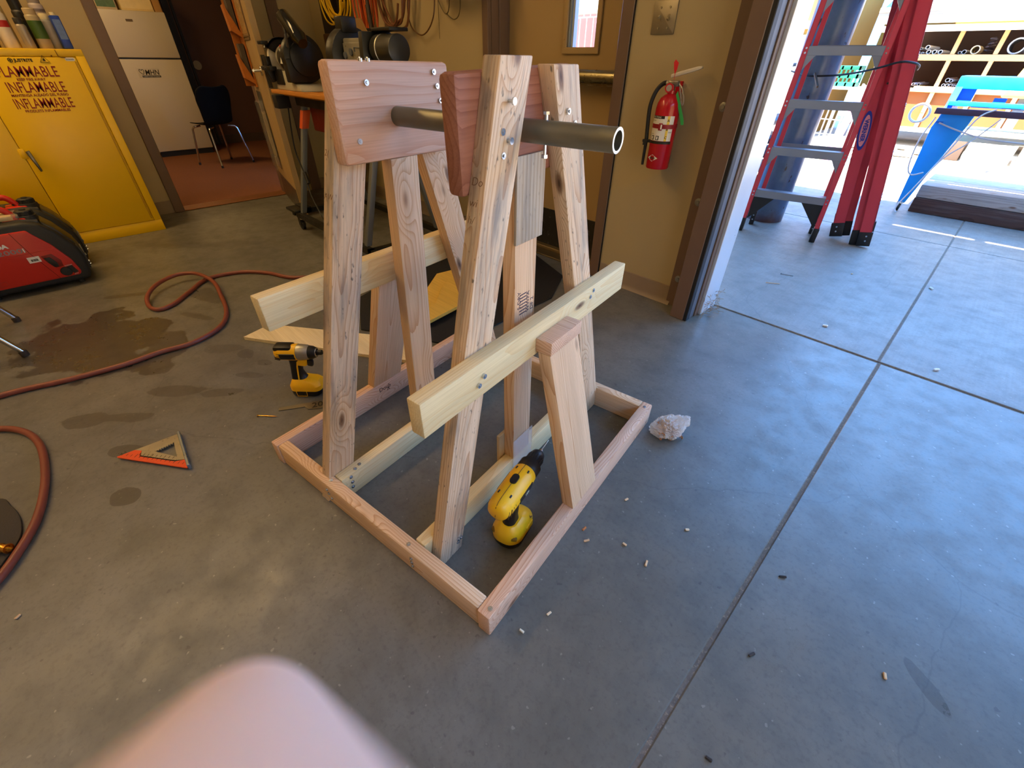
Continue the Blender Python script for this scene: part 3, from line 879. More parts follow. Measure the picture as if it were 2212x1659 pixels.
# drill inside the frame: local x = towards the chuck, z up, standing on its battery
drill = thing('cordless_drill', 'yellow and black cordless drill standing on its battery inside the stand base', 'drill', M=Matrix.Translation((-0.537, 0.545, 0)) @ Matrix.Rotation(math.radians(106), 4, 'Z'))
b = MB()
loft(b, [(rrect(0.118, 0.084, 0.036), 0.0, -0.005, 0), (rrect(0.128, 0.090, 0.038), 0.012, -0.005, 0), (rrect(0.128, 0.090, 0.038), 0.030, -0.005, 0)])
b.build('battery', M_TBLK, drill)
b = MB()
loft(b, [(rrect(0.134, 0.096, 0.042, 8), 0.030, -0.005, 0), (rrect(0.134, 0.096, 0.042, 8), 0.050, -0.005, 0), (rrect(0.112, 0.080, 0.036, 8), 0.068, -0.010, 0), (rrect(0.070, 0.052, 0.024, 8), 0.082, -0.016, 0)])
b.build('base_housing', M_YEL, drill)
b = MB()
loft(b, [(rrect(0.056, 0.042, 0.019, 8), 0.074, -0.020, 0), (rrect(0.046, 0.036, 0.017, 8), 0.10, -0.018, 0), (rrect(0.046, 0.034, 0.016, 8), 0.14, -0.010, 0), (rrect(0.054, 0.040, 0.018, 8), 0.172, -0.006, 0)])
b.build('grip', M_TBLK, drill)
MB().box((0.030, 0, 0.148), (0.022, 0.018, 0.036), (0, 0.15, 0), 0.006).build('trigger', M_TBLK, drill)
b = MB()
A = Matrix.Translation((0, 0, 0.200)) @ Matrix.Rotation(PI / 2, 4, 'Y')   # local z runs along the barrel
prof = [(0.0, -0.102), (0.018, -0.101), (0.027, -0.096), (0.033, -0.084), (0.0355, -0.066), (0.0362, -0.03), (0.0362, 0.04), (0.034, 0.062), (0.031, 0.066), (0.0, 0.066)]
b.lathe(prof, 32, M=A)
body = b.build('motor_housing', M_YEL, drill)
for s in (-1, 1):
    b = MB()
    for k in range(4):
        b.box((-0.085 + 0.010 * k, s * 0.0305 if k else s * 0.028, 0.196), (0.004, 0.010, 0.026), (0, 0.25, 0), 0.0015)
    b.build('air_vent', P('dark_vent', '#3a2b08', 0.6), body)
b = MB()
b.tube([(-0.1025, 0, 0.190), (-0.098, 0, 0.2245), (-0.085, 0, 0.2338), (-0.066, 0, 0.236), (-0.03, 0, 0.2366), (0.04, 0, 0.2366), (0.064, 0, 0.2338)], 0.0009, 6)
b.build('seam', P('seam_line', '#5a4206', 0.6), body)
for s in (-1, 1):
    for x in (-0.052, 0.045): MB().box((x, s * 0.018, 0.2305), (0.010, 0.005, 0.004), (s * -0.5, 0, 0), 0.001).build('screw_recess', M_TBLK, body)
b = MB()
b.prism(rrect(0.034, 0.020, 0.0095), 0.2355, 0.2405, 'Z'); b.build('speed_switch', M_TBLK, drill)
for sgn in (-1, 1):
    MB().box((0.004, sgn * 0.0355, 0.196), (0.070, 0.003, 0.022), (-0.1 * sgn, 0, 0), 0.001).build('side_label', P('label_black', '#22262a', 0.35), drill)
text('18v', 0.015, frame((-0.004, -0.0374, 0.190), (1, 0, 0), (0, 0.1, 1)), P('label_print', '#b9bfae', 0.5), drill, bold=0.0003)
b = MB(); prof = [(0.0, 0.064), (0.031, 0.064), (0.033, 0.070), (0.033, 0.096), (0.030, 0.098), (0.0, 0.098)]
b.lathe(prof, 32, M=A); b.build('clutch_collar', M_TBLK, drill)
b = MB(); b.lathe([(0.0, 0.098), (0.0235, 0.098), (0.0245, 0.104), (0.0245, 0.130), (0.020, 0.146), (0.013, 0.154), (0.0, 0.154)], 28, M=A)
for k in range(18):
    a = 2 * PI * k / 18
    b.box((0, 0, 0), (0.003, 0.003, 0.024), None, 0.0008, 1, M=A @ Matrix.Translation((0.0242 * math.cos(a), 0.0242 * math.sin(a), 0.117)))
b.build('chuck', M_TBLK, drill)
b = MB(); b.lathe([(0.0, 0.152), (0.011, 0.152), (0.006, 0.166), (0.0, 0.166)], 16, M=A); b.build('chuck_jaws', M_CHROME, drill)
b = MB(); b.cyl((0.160, 0, 0.200), (0.215, 0, 0.200), 0.0018, n=10); b.build('drill_bit', M_BRUSH, drill)
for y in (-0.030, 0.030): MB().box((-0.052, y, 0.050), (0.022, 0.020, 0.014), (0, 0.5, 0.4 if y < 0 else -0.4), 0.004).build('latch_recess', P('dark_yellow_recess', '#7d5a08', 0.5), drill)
MB().box((0.010, -0.047, 0.045), (0.040, 0.008, 0.024), None, 0.004).build('latch_button', M_YEL, drill)
text('S-H', 0.018, frame((0.022, -0.020, 0.0725), (0, -0.9, -0.3), (1, 0, -0.3)), M_INK, drill, name='handwriting', depth=0.0003)

# impact driver on the far left of the stand
drv = thing('impact_driver', 'black and yellow impact driver standing on its battery left of the stand', 'impact driver', M=Matrix.Translation((-1.632, 0.385, 0)) @ Matrix.Rotation(math.radians(45), 4, 'Z'))
b = MB(); loft(b, [(rrect(0.110, 0.072, 0.020), 0.0, 0, 0), (rrect(0.124, 0.082, 0.024), 0.010, 0.004, 0), (rrect(0.128, 0.084, 0.024), 0.030, 0.006, 0)])
b.build('battery', M_TBLK, drv)
b = MB(); b.box((-0.010, -0.0395, 0.017), (0.038, 0.004, 0.022), None, 0.002); b.build('battery_latch', P('black_gloss', '#0c0d0f', 0.25), drv)
b = MB(); b.tube([(-0.031, -0.0425, 0.030), (-0.029, -0.0425, 0.006), (0.011, -0.0425, 0.006), (0.013, -0.0425, 0.030)], 0.0012, 6); b.build('latch_outline', M_YEL, drv)
b = MB(); loft(b, [(rrect(0.130, 0.086, 0.026, 7), 0.030, 0.006, 0), (rrect(0.130, 0.086, 0.026, 7), 0.050, 0.006, 0), (rrect(0.112, 0.070, 0.026, 7), 0.066, 0.004, 0), (rrect(0.07, 0.05, 0.022, 7), 0.078, -0.012, 0)])
b.build('base_housing', M_YEL, drv)
b = MB(); loft(b, [(rrect(0.080, 0.060, 0.024, 8), 0.064, -0.010, 0), (rrect(0.060, 0.046, 0.020, 8), 0.080, -0.018, 0), (rrect(0.048, 0.036, 0.016, 8), 0.11, -0.020, 0), (rrect(0.048, 0.036, 0.016, 8), 0.145, -0.014, 0), (rrect(0.056, 0.040, 0.018, 8), 0.176, -0.008, 0)])
b.build('grip', M_TBLK, drv)
b = MB(); b.tube([(-0.012, -0.0235, 0.075), (-0.010, -0.0185, 0.105), (-0.004, -0.0182, 0.140), (0.004, -0.0195, 0.165)], 0.003, 8); b.build('grip_stripe', M_YEL, drv)
b = MB(); b.box((0.016, 0, 0.158), (0.040, 0.038, 0.034), (0, 0.1, 0), 0.008); b.build('trigger_housing', M_YEL, drv)
MB().box((0.046, 0, 0.150), (0.024, 0.018, 0.030), (0, 0.2, 0), 0.006).build('trigger', M_TBLK, drv)
A2 = Matrix.Translation((0, 0, 0.200)) @ Matrix.Rotation(PI / 2, 4, 'Y')
b = MB(); b.lathe([(0.0, -0.082), (0.020, -0.080), (0.029, -0.072), (0.0335, -0.055), (0.034, 0.012), (0.0, 0.012)], 28, M=A2); b.build('motor_housing', M_YEL, drv)
b = MB(); b.box((-0.040, 0, 0.222), (0.075, 0.050, 0.026), None, 0.010); b.box((-0.022, -0.030, 0.197), (0.062, 0.010, 0.026), (0.1, 0, 0), 0.003); b.box((-0.022, 0.030, 0.197), (0.062, 0.010, 0.026), (-0.1, 0, 0), 0.003)
b.build('overmould', M_TBLK, drv)
b = MB()
for k in range(4):
    b.box((-0.066 + 0.002 * k, -0.0285, 0.182 + 0.008 * k), (0.024, 0.006, 0.0035), (0, 0, -0.3), 0.001)
b.build('air_vent', P('vent_shadow', '#241a05', 0.7), drv)
b = MB(); b.lathe([(0.0, 0.010), (0.0325, 0.010), (0.0335, 0.020), (0.031, 0.048), (0.027, 0.058), (0.0, 0.058)], 28, M=A2); b.build('gear_case', P('cast_aluminium', '#a9a79f', 0.38, 0.8), drv)
b = MB(); b.lathe([(0.0, 0.056), (0.0275, 0.056), (0.0265, 0.070), (0.020, 0.084), (0.0, 0.084)], 28, M=A2); b.build('nose', M_TBLK, drv)
b = MB(); b.torus((0, 0, 0.0845), 0.0155, 0.002, M=A2); b.build('nose_ring', M_CHROME, drv)
b = MB(); b.cyl((0.082, 0, 0.2), (0.106, 0, 0.2), 0.0105, n=18); b.cyl((0.106, 0, 0.2), (0.118, 0, 0.2), 0.006); b.build('bit_collet', M_TBLK, drv)
b = MB(); b.cyl((0.116, 0, 0.2), (0.185, 0, 0.2), 0.0048, n=12); b.build('bit_holder', P('rusty_dark_steel', '#4b2c1c', 0.4, 0.8), drv)
b = MB(); b.prism(rrect(0.044, 0.012, 0.003), 0, 0.003, 'Z', M=frame((0.020, -0.006, 0.068), (0.25, 1, 0), (-1, 0.25, 0.28))); b.build('base_badge', M_TBLK, drv)
text('XRP', 0.013, frame((0.046, -0.030, 0.0655), (0.1, 1, 0), (-1, 0, 0.33)), M_INK, drv, bold=0.0005)

# ------------------------------------------------------------------ small things on the floor
sq = thing('speed_square', 'orange and aluminium triangular speed square lying on the floor', 'square', M=frame((-1.700, -0.087, 0.0), (-0.014, -0.184, 0), (0.207, -0.049, 0)))
M_ALU = P('cast_alloy', '#9a9488', 0.36, 0.8, var=0.15, dirt=((0.12, 0.10, 0.08), 70, 0.6))
M_ORG = P('orange_coating', '#e2491a', 0.45, dirt=((0.25, 0.06, 0.02), 120, 0.62))
b = MB()
for poly in ([(0, 0), (0.132, 0), (0.078, 0.052), (0.018, 0.043)], [(0, 0), (0.018, 0.043), (0.020, 0.133), (0, 0.155)],
             [(0.020, 0.133), (0.078, 0.052), (0.113, 0.019), (0.118, 0.045), (0.028, 0.148), (0, 0.165), (0, 0.155)]):
    b.prism(poly, 0.007, 0.011, 'Z')
for k in range(8):
    f = k / 7
    b.box((0.074 - 0.050 * f, 0.0515 - 0.0075 * f + 0.0025, 0.009), (0.0035, 0.006, 0.004))
b.build('blade', M_ALU, sq)
MB().prism([(0.132, 0), (0.184, 0), (0.182, 0.006), (0.004, 0.212), (0, 0.212), (0, 0.166), (0.030, 0.153), (0.123, 0.047), (0.113, 0.019)], 0.007, 0.011, 'Z').build('scale', M_ORG, sq)
b = MB(); b.b2(-0.009, 0.0, -0.002, 0.214, 0.0, 0.021, 0.0015, 1); b.build('fence', P('worn_alloy', '#8e9aa8', 0.3, 0.8, var=0.1), sq)
b = MB()
for k in range(16):
    f = (k + 0.5) / 16
    x, y = 0.180 * (1 - f), 0.208 * f
    L = 0.010 if k % 3 else 0.016
    b.box((x - 0.006 - L / 4, y - 0.005 - L / 4, 0.0111), (L, 0.0016, 0.0004), (0, 0, 0.72))
for k in range(9):
    f = (k + 0.5) / 9
    b.box((0.128 - 0.10 * f - 0.003, 0.030 + 0.105 * f, 0.0111), (0.009, 0.0018, 0.0004), (0, 0, 0.75))
b.build('graduations', P('graduation_ink', '#2b211b', 0.6), sq)

# air hose: one length that runs out of view on the left and comes back
hp = [(-2.70, 1.02), (-2.835, 0.806), (-3.02, 0.715), (-3.155, 0.587), (-3.182, 0.403), (-3.04, 0.264), (-2.925, 0.160), (-2.905, 0.085), (-2.99, 0.055), (-3.10, 0.075),
      (-3.215, 0.150), (-3.275, 0.265), (-3.215, 0.360), (-3.04, 0.405), (-2.83, 0.385), (-2.607, 0.345), (-2.458, 0.266), (-2.385, 0.129), (-2.395, -0.003), (-2.385, -0.154), (-2.41, -0.347),
      (-2.446, -0.48), (-2.46, -0.60), (-2.45, -0.80), (-2.36, -0.92), (-2.26, -0.80), (-2.21, -0.60), (-2.12, -0.506), (-1.977, -0.461), (-1.779, -0.457), (-1.597, -0.481), (-1.468, -0.528), (-1.36, -0.60), (-1.30, -0.72), (-1.35, -0.9)]
HR = 0.0115
raise_at = {9: .018, 10: .030, 11: .036, 12: .036, 13: .026, 14: .008}
hz = [HR + raise_at.get(i, 0) for i in range(len(hp))]
b = MB(); b.tube(spline([(x, y, z) for (x, y), z in zip(hp, hz)], 7), HR, 14)
tag(b.build('air_hose', P('dark_red_rubber', '#7d3f30', 0.42, var=0.18, vscale=25, dirt=((0.06, 0.05, 0.05), 40, 0.66))), 'dark red rubber air hose looping across the shop floor on the left', 'hose')
hc = thing('hose_coupling', 'brass hose coupling lying beside the red hose at the left edge', 'coupling', M=frame((-1.488, -0.558, 0.023), (0.72, 0.70, 0), (-0.70, 0.72, 0)))
M_BRASS = P('brass', '#c08a3a', 0.28, 0.95, var=0.12)
MY = Matrix.Rotation(PI / 2, 4, 'Y')
b = MB(); b.lathe([(0.0, -0.10), (0.0085, -0.10), (0.0085, -0.03), (0.0, -0.03)], 20, M=MY); b.build('barb', M_BRASS, hc)
b = MB(); b.lathe([(0.0, -0.035), (0.0125, -0.035), (0.0135, -0.03), (0.0135, -0.006), (0.0115, -0.003), (0.0115, 0.010), (0.0138, 0.012), (0.0138, 0.016), (0.010, 0.016), (0.010, 0.004), (0.0, 0.004)], 24, M=MY); b.build('collar', M_BRASS, hc)
b = MB(); b.cyl((-1.735, -0.66, 0), (-1.735, -0.66, 0.009), 0.001)
b = MB()
pp = [(-1.758, -0.575), (-1.696, -0.546), (-1.62, -0.527), (-1.545, -0.526), (-1.497, -0.540), (-1.45, -0.566), (-1.40, -0.605), (-1.43, -0.72), (-1.55, -0.80), (-1.70, -0.80), (-1.79, -0.70)]
b.prism([(x, y) for x, y, _ in [tuple(p) for p in spline([(x, y, 0) for x, y in pp], 5, True)]], 0, 0.009, 'Z', bevel=0.002)
tag(b.build('rubber_pad', P('worn_rubber', '#3a342c', 0.8, var=0.2, bump=0.2)), 'dark round rubber pad on the floor at the left edge', 'pad')

# plastic bag of screws right of the stand
bag = thing('screw_bag', 'crumpled clear plastic bag of screws on the floor right of the stand', 'bag', loc=(-0.432, 1.268, 0), rz=0.9)
from mathutils import noise as mnoise
b = MB()
r = bmesh.ops.create_icosphere(b.b, subdivisions=5, radius=1.0)
for v in b.b.verts:
    c = v.co.copy()
    n1 = mnoise.noise(c * 1.9 + Vector((4, 1, 7))); n2 = mnoise.noise(c * 5.0 + Vector((1, 9, 2))); n3 = mnoise.noise(c * 11.0)
    k = 1 + 0.22 * n1 + 0.24 * abs(n2) + 0.10 * abs(n3)
    v.co = Vector((c.x * 0.046 * k, c.y * 0.048 * k, max(0.001, 0.034 + c.z * 0.040 * k)))
    if c.x > 0.5: v.co += Vector(((c.x - 0.5) * 0.06, (c.x - 0.5) * 0.01, (c.x - 0.5) * 0.06)); v.co.y *= 1 - (c.x - 0.5) * 0.5
    if c.x < -0.6 and c.y < 0.3: v.co += Vector(((c.x + 0.6) * 0.04, (c.x + 0.6) * -0.04, 0)); v.co.z *= 0.7
b.build('clear_film', P('clear_film', '#f4f0ea', 0.14, 0.0, var=0, alpha=0.38, spec=1.0), bag, smooth=14)
b = MB(); rr = random.Random(3)
for k in range(95):
    a = Vector((max(-.034, min(.034, rr.gauss(0, 0.020))), max(-.03, min(.03, rr.gauss(0, 0.018))), rr.uniform(0.010, 0.046)))
    d = Vector((rr.uniform(-1, 1), rr.uniform(-1, 1), rr.uniform(-.4, .4))).normalized() * 0.016
    b.cyl(a - d, a + d, 0.0026, n=6); b.cyl(a + d, a + d * 1.10, 0.0055, n=8)
b.build('screws', P('yellow_zinc', '#b07c56', 0.4, 0.3, var=0.25), bag)['kind'] = 'stuff'
for k, (x, y) in enumerate([(-1.613, 0.167)]):
    w = thing('wood_screw', 'long brass coloured wood screw on the floor near the stand corner', 'screw', M=frame((x, y, 0.004), (0.059, 0.055, 0), (-0.055, 0.059, 0)))
    b = MB(); b.cyl((0.004, 0, 0), (0.070, 0, 0), 0.0022, 0.0018, 10); b.cyl((0.070, 0, 0), (0.082, 0, 0), 0.0018, 0.0002, 8)
    b.build('shank', M_BRASS, w); b = MB(); b.cyl((0, 0, 0), (0.005, 0, 0), 0.0048, 0.0022, 12); b.build('head', M_BRASS, w)
fs = thing('steel_rule', 'flat steel rule with black marker numbers partly under the stand', 'ruler', M=frame((-1.595, 0.243, 0.0), (0.072, 0.134, 0), (-0.134, 0.072, 0)))
b = MB(); b.prism([(0, -0.009), (0.10, -0.010), (0.115, -0.030), (0.16, -0.036), (0.215, -0.030), (0.215, 0.02), (0.10, 0.013), (0, 0.010)], 0.0, 0.004, 'Z', bevel=0.0006, seg=1)
b.build('blade', P('worn_steel', '#8d887b', 0.32, 0.85, var=0.1), fs)
text('20', 0.045, frame((0.128, -0.026, 0.0042), (1, 0.1, 0), (-0.1, 1, 0)), M_INK, fs, name='handwriting')

# panels and mat behind the stand
PLYE = P('plywood_edge', '#9c7646', 0.8, var=0.3, vscale=60)
M_BIRCH = wood('pale_plywood', lin('#efdcae'), lin('#d9bd85'), ring=14, contrast=0.3, knots=0.0, pith=0.4)
b = MB(); b.prism([(-2.262, 0.325), (-1.50, 0.822), (-1.60, 0.985), (-2.305, 0.470)], 0.0, 0.018, 'Z', bevel=0.001, seg=1)
tag(b.build('plywood_sheet', M_BIRCH), 'cream plywood panel on the floor under the left beam of the stand', 'plywood')
mat = MB(); mat.prism([(-1.50, 1.335), (-1.515, 1.82), (-1.68, 2.12), (-2.06, 2.262), (-2.52, 2.262), (-2.50, 1.55), (-2.30, 0.98), (-1.95, 0.80), (-1.56, 1.02)], 0.0, 0.008, 'Z', bevel=0.002, seg=1)
tag(mat.build('rubber_mat', P('black_mat', '#141417', 0.75, var=0.3, vscale=120, dirt=((0.10, 0.09, 0.08), 150, 0.68))), 'black rubber mat on the floor in front of the grey door', 'mat')
b = MB(); b.prism([(-2.02, 1.02), (-1.96, 1.20), (-2.10, 1.33), (-2.235, 1.50), (-2.21, 1.66), (-2.05, 1.80), (-1.90, 1.72), (-1.78, 1.50), (-1.80, 1.10)], 0.008, 0.026, 'Z', bevel=0.001, seg=1)
tag(b.build('plywood_cutout', wood('yellow_plywood', lin('#e6bd58'), lin('#c89b3c'), ring=14, contrast=0.25, knots=0.0, pith=0.4)), 'yellow plywood offcut with angled corner lying on the black mat', 'plywood offcut')
b = MB(); b.prism([(-1.90, 1.02), (-1.86, 1.22), (-2.00, 1.36), (-2.09, 1.50), (-1.98, 1.52), (-1.78, 1.48), (-1.72, 1.08)], 0.0265, 0.0445, 'Z', bevel=0.001, seg=1)
tag(b.build('plywood_cutout', MATS['yellow_plywood']), 'smaller yellow plywood offcut stacked on top of the other one', 'plywood offcut')

# crumbs of wood and litter on the concrete
CHIPS = [(1353, 1080, 'tan'), (1262, 1143, 'orange'), (1267, 1169, 'tan'), (1349, 1177, 'tan'), (1396, 1218, 'tan'), (1127, 1364, 'pale'), (1186, 1326, 'pale'), (1910, 1461, 'tan'),
         (2022, 800, 'white'), (2011, 624, 'white'), (1782, 705, 'white'), (1840, 592, 'tan'), (1690, 1247, 'dark'), (1623, 1415, 'dark'), (1484, 1145, 'pale'), (40, 1333, 'tan'), (1530, 1640, 'dark')]
def floor_px(x, y, z=0.0):
    f = 919.7
    d = CFW + CRT * ((x - 1106) / f) - CUP * ((y - 829.5) / f)
    return Vector((0, 0, CAM_H)) + d * ((z - CAM_H) / d.z)
CC = {'tan': P('wood_chip_tan', '#d8b184', 0.8), 'orange': P('wood_chip_orange', '#b9713c', 0.8), 'pale': P('wood_chip_pale', '#e7d3b0', 0.8), 'white': P('paper_scrap', '#eeeeec', 0.8), 'dark': P('dark_crumb', '#3a322c', 0.9)}
WORD = {'tan': 'small tan wood chip', 'orange': 'reddish wood chip', 'pale': 'pale wood splinter', 'white': 'white scrap of paper', 'dark': 'dark crumb of dirt'}
WHERE = ['on the floor right of the yellow drill', 'on the floor below the right leaning post', 'just below the reddish chip right of the stand', 'alone on the floor right of the reddish chip', 'farthest right of the chips beside the stand',
         'on the floor below the front corner of the stand', 'on the floor just right of the front corner', 'on the bluish floor in the lower right', 'on the threshold joint at the right edge', 'on the apron beside the slab joint',
         'on the apron just past the threshold', 'on the apron near the ladders', 'on the floor right of the slab joint', 'near the slab joint in the lower right', 'on the floor right of the wood chips',
         'on the floor at the lower left edge', 'at the bottom edge below the slab joint']
rr = random.Random(11)
for (x, y, k), wh in zip(CHIPS, WHERE):
    p = floor_px(x, y)
    big = 1.7 if k == 'white' else 1.0
    b = MB()
    b.box((0, 0, 0.003 * big), (0.015 * big * rr.uniform(.8, 1.3), 0.006 * big, 0.005 * big), (rr.uniform(-.2, .2), rr.uniform(-.15, .15), rr.uniform(0, 3)), 0.0012 * big, 1)
    b.wob(0.0012, 300, int(x))
    o = b.build('paper_scrap' if k == 'white' else ('dirt_crumb' if k == 'dark' else 'wood_chip'), CC[k], smooth=0)
    o.location = p
    tag(o, WORD[k] + ' ' + wh, 'scrap' if k == 'white' else ('crumb' if k == 'dark' else 'wood chip'), 'chips and scraps on the floor')
for k, ((x0, y0), (x1, y1), lb) in enumerate([((1686, 592), (1713, 597), 'bent nail on the apron in front of the ladders'), ((1654, 611), (1684, 614), 'thin straw stem on the apron nearest the galvanised jamb')]):
    b = MB(); b.cyl(floor_px(x0, y0) + Vector((0, 0, .003)), floor_px(x1, y1) + Vector((0, 0, .003)), 0.0022, n=8)
    if k == 0: b.cyl(floor_px(x0, y0) + Vector((0, 0, .004)), floor_px(x0, y0) + Vector((0.003, 0.001, .0045)), 0.005, n=10)
    tag(b.build('nail' if k == 0 else 'straw', P('rust_grey', '#6f7277', 0.5, 0.5) if k == 0 else CC['tan']), lb, 'nail' if k == 0 else 'straw')

# ------------------------------------------------------------------ yellow safety cabinet and what stands on it
M_CAB = P('safety_yellow', '#f2c200', 0.34, var=0.04, vscale=4, dirt=((0.45, 0.25, 0.01), 16, 0.74))
cab = thing('safety_cabinet', 'yellow flammables cabinet with red lettering against the left wall', 'cabinet', loc=(-4.53, -0.1, 0))
def cy(y): return y + 0.1
b = MB(); b.b2(-0.455, -0.022, cy(-0.645), cy(0.446), 0.0, 1.165, 0.012, 3)
b.b2(-0.022, 0.0, cy(-0.645), cy(0.446), 1.125, 1.165, 0.004); b.b2(-0.022, 0.0, cy(-0.645), cy(0.446), 0.0, 0.082, 0.004)
b.b2(-0.022, 0.0, cy(0.398), cy(0.446), 0.08, 1.13, 0.003); b.b2(-0.022, 0.0, cy(-0.645), cy(-0.597), 0.08, 1.13, 0.003)
b.build('body', M_CAB, cab)
for y0, y1 in ((-0.116, 0.396), (-0.595, -0.119)):
    b = MB(); b.b2(-0.021, 0.003, cy(y0), cy(y1), 0.084, 1.122, 0.004); d = b.build('door', M_CAB, cab)
    b = MB()
    for y in ((y0 + 0.498, y0 + 0.504) if y1 > 0 else (y1 - 0.504, y1 - 0.498)):
        b.b2(0.003, 0.0038, cy(y), cy(y) + 0.0025, 0.10, 1.10)
    b.build('door_seam', P('seam_brown', '#7a4d08', 0.6), cab)
b = MB(); b.b2(-0.02, 0.006, cy(-0.135), cy(-0.10), 0.58, 0.64, 0.006); b.build('latch_cup', M_CAB, cab)
b = MB(); b.prism([(cy(-0.100), 0.622), (cy(-0.078), 0.628), (cy(-0.070), 0.505), (cy(-0.082), 0.500)], 0.010, 0.034, 'X', bevel=0.004)
b.b2(0.0, 0.014, cy(-0.098), cy(-0.080), 0.595, 0.622); b.build('handle', P('dark_chrome', '#6f6a60', 0.3, 0.9), cab)
b = MB(); b.cyl((0.0, cy(0.28), 1.13), (0.0045, cy(0.28), 1.128), 0.004, n=8); b.tube([(0.004, cy(0.31), 1.16), (0.004, cy(0.312), 1.128), (0.004, cy(0.325), 1.121), (0.004, cy(0.345), 1.120)], 0.002, 6); b.build('hasp_line', MATS['seam_brown'], cab)
M_RED = P('maroon_ink', '#8e1c1c', 0.6, var=0.08)
M_INK2 = P('black_ink', '#231d10', 0.6)
def cabtext(body, y0, y1, z, size, mat, bold=0.0):
    text(body, size, frame((0.0034, cy(y0), z), (0, 1, 0), (0, 0, 1)), mat, cab, fit=(y1 - y0), bold=bold)
cabtext('FLAMMABLE', -0.02, 0.267, 1.022, 0.079, M_RED, 0.0003)
cabtext('KEEP FIRE AWAY', 0.056, 0.192, 1.002, 0.019, M_RED, 0.0004)
cabtext('INFLAMABLE', -0.012, 0.266, 0.941, 0.079, M_RED, 0.0003)
cabtext('MANTENGA ALEJADO DEL FUEGO', -0.011, 0.266, 0.920, 0.019, M_RED, 0.0004)
cabtext('INFLAMMABLE', -0.020, 0.267, 0.855, 0.079, M_RED, 0.0003)
cabtext('PRODUITS INFLAMMABLES', 0.012, 0.236, 0.835, 0.019, M_RED, 0.0004)
cabtext('JUSTRITE', 0.092, 0.180, 1.099, 0.021, M_INK2, 0.0008)
b = MB(); b.torus((0.0036, cy(0.075), 1.106), 0.010, 0.0016, axis='X'); b.box((0.0036, cy(0.075), 1.106), (0.001, 0.014, 0.004)); b.box((0.0036, cy(0.075), 1.104), (0.001, 0.004, 0.014)); b.build('emblem', M_INK2, cab)
for yc in (0.234, -0.03):
    b = MB()
    b.tube([(0.0038, cy(yc - 0.023), 1.097), (0.0038, cy(yc), 1.131), (0.0038, cy(yc + 0.023), 1.097)], 0.0017, 6, closed=True)
    b.prism([(cy(yc - 0.006), 1.102), (cy(yc + 0.006), 1.102), (cy(yc + 0.004), 1.111), (cy(yc), 1.119), (cy(yc - 0.005), 1.110)], 0.0030, 0.0036, 'X'); b.build('hazard_triangle', M_INK2, cab)
b = MB(); b.prism([(cy(0.363) + x, 1.112 + y) for x, y in rrect(0.050, 0.018, 0.008)], 0.003, 0.0036, 'X'); b.build('sticker', M_WHITE, cab)
text('5/20/09', 0.010, frame((0.0037, cy(0.343), 1.108), (0, 1, 0), (0, 0, 1)), M_INK2, cab, fit=0.038)

def can(name, label, x, y, r, h, bodycol, capcol, band=None, capr=0.85, caph=0.03, metal=0.0, cat='can'):
    t = thing(name, label, cat, loc=(x, y, 1.165), group='cans on top of the yellow cabinet')
    b = MB(); b.lathe([(0, 0), (r * 0.95, 0), (r, 0.004), (r, h - caph - 0.012), (r * 0.97, h - caph - 0.008), (r * 0.75, h - caph + 0.002), (0, h - caph + 0.002)], 24)
    b.build('body', P('can_' + bodycol.strip('#'), bodycol, 0.4, metal, var=0.15, vscale=18), t)
    b = MB(); b.lathe([(0, h - caph), (r * capr, h - caph), (r * capr, h - 0.004), (r * capr * 0.9, h), (0, h)], 20)
    b.build('cap', P('cap_' + capcol.strip('#'), capcol, 0.45), t)
    if band:
        b = MB(); b.lathe([(r + 0.0004, h * band[1]), (r + 0.0006, h * band[2])], 24); b.build('label_band', P('band_' + band[0].strip('#'), band[0], 0.45), t)
    return t
can('spray_can', 'white spray can with red label patch on the yellow cabinet', -4.66, 0.125, 0.038, 0.205, '#d5cbb8', '#e5ddcc', ('#b3261f', 0.50, 0.66))
can('spray_can', 'grey silver spray can beside the white and red one', -4.63, 0.212, 0.026, 0.150, '#9c9282', '#2a2723', metal=0.4)
can('spray_can', 'tan and green spray can with pale cap on the yellow cabinet', -4.65, 0.288, 0.036, 0.200, '#a89878', '#b59f77', ('#3d5a1e', 0.25, 0.7))
can('spray_can', 'pale grey can just left of the blue tin on the cabinet', -4.71, 0.352, 0.030, 0.180, '#a5a09a', '#cdbf9a')
can('spray_can', 'dark brown can at the left edge on top of the yellow cabinet', -4.65, 0.035, 0.038, 0.15, '#3b2c1c', '#2a2018')
can('spray_can', 'tan can behind the white and red spray can', -4.80, 0.14, 0.036, 0.28, '#b79f6d', '#c2ae80')
can('spray_can', 'black capped can behind the green spray can', -4.80, 0.245, 0.036, 0.265, '#2a2622', '#15130f', caph=0.07)
can('spray_can', 'pale lilac can behind the blue tin', -4.82, 0.345, 0.037, 0.265, '#b0a3a0', '#8c8078', ('#6f6466', 0.72, 0.78))
can('spray_can', 'narrow black can between the silver and green cans', -4.74, 0.235, 0.026, 0.18, '#191713', '#12110e')
t = thing('flat_tin', 'blue rectangular tin at the right end of the cans on the cabinet', 'tin', loc=(-4.66, 0.395, 1.165))
b = MB(); b.b2(-0.055, 0.055, -0.024, 0.024, 0, 0.170, 0.006); b.build('body', P('tin_blue', '#1f3f9a', 0.35, 0.2, var=0.3, vscale=14), t)
b = MB(); b.cyl((0.02, 0, 0.17), (0.02, 0, 0.186), 0.014, n=18); b.build('cap', P('cap_cream', '#e0cf9f', 0.5), t)
b = MB(); b.b2(0.0551, 0.0556, -0.019, 0.019, 0.05, 0.15); b.build('label', P('tin_label', '#5670a8', 0.4, var=0.3, vscale=60), t)

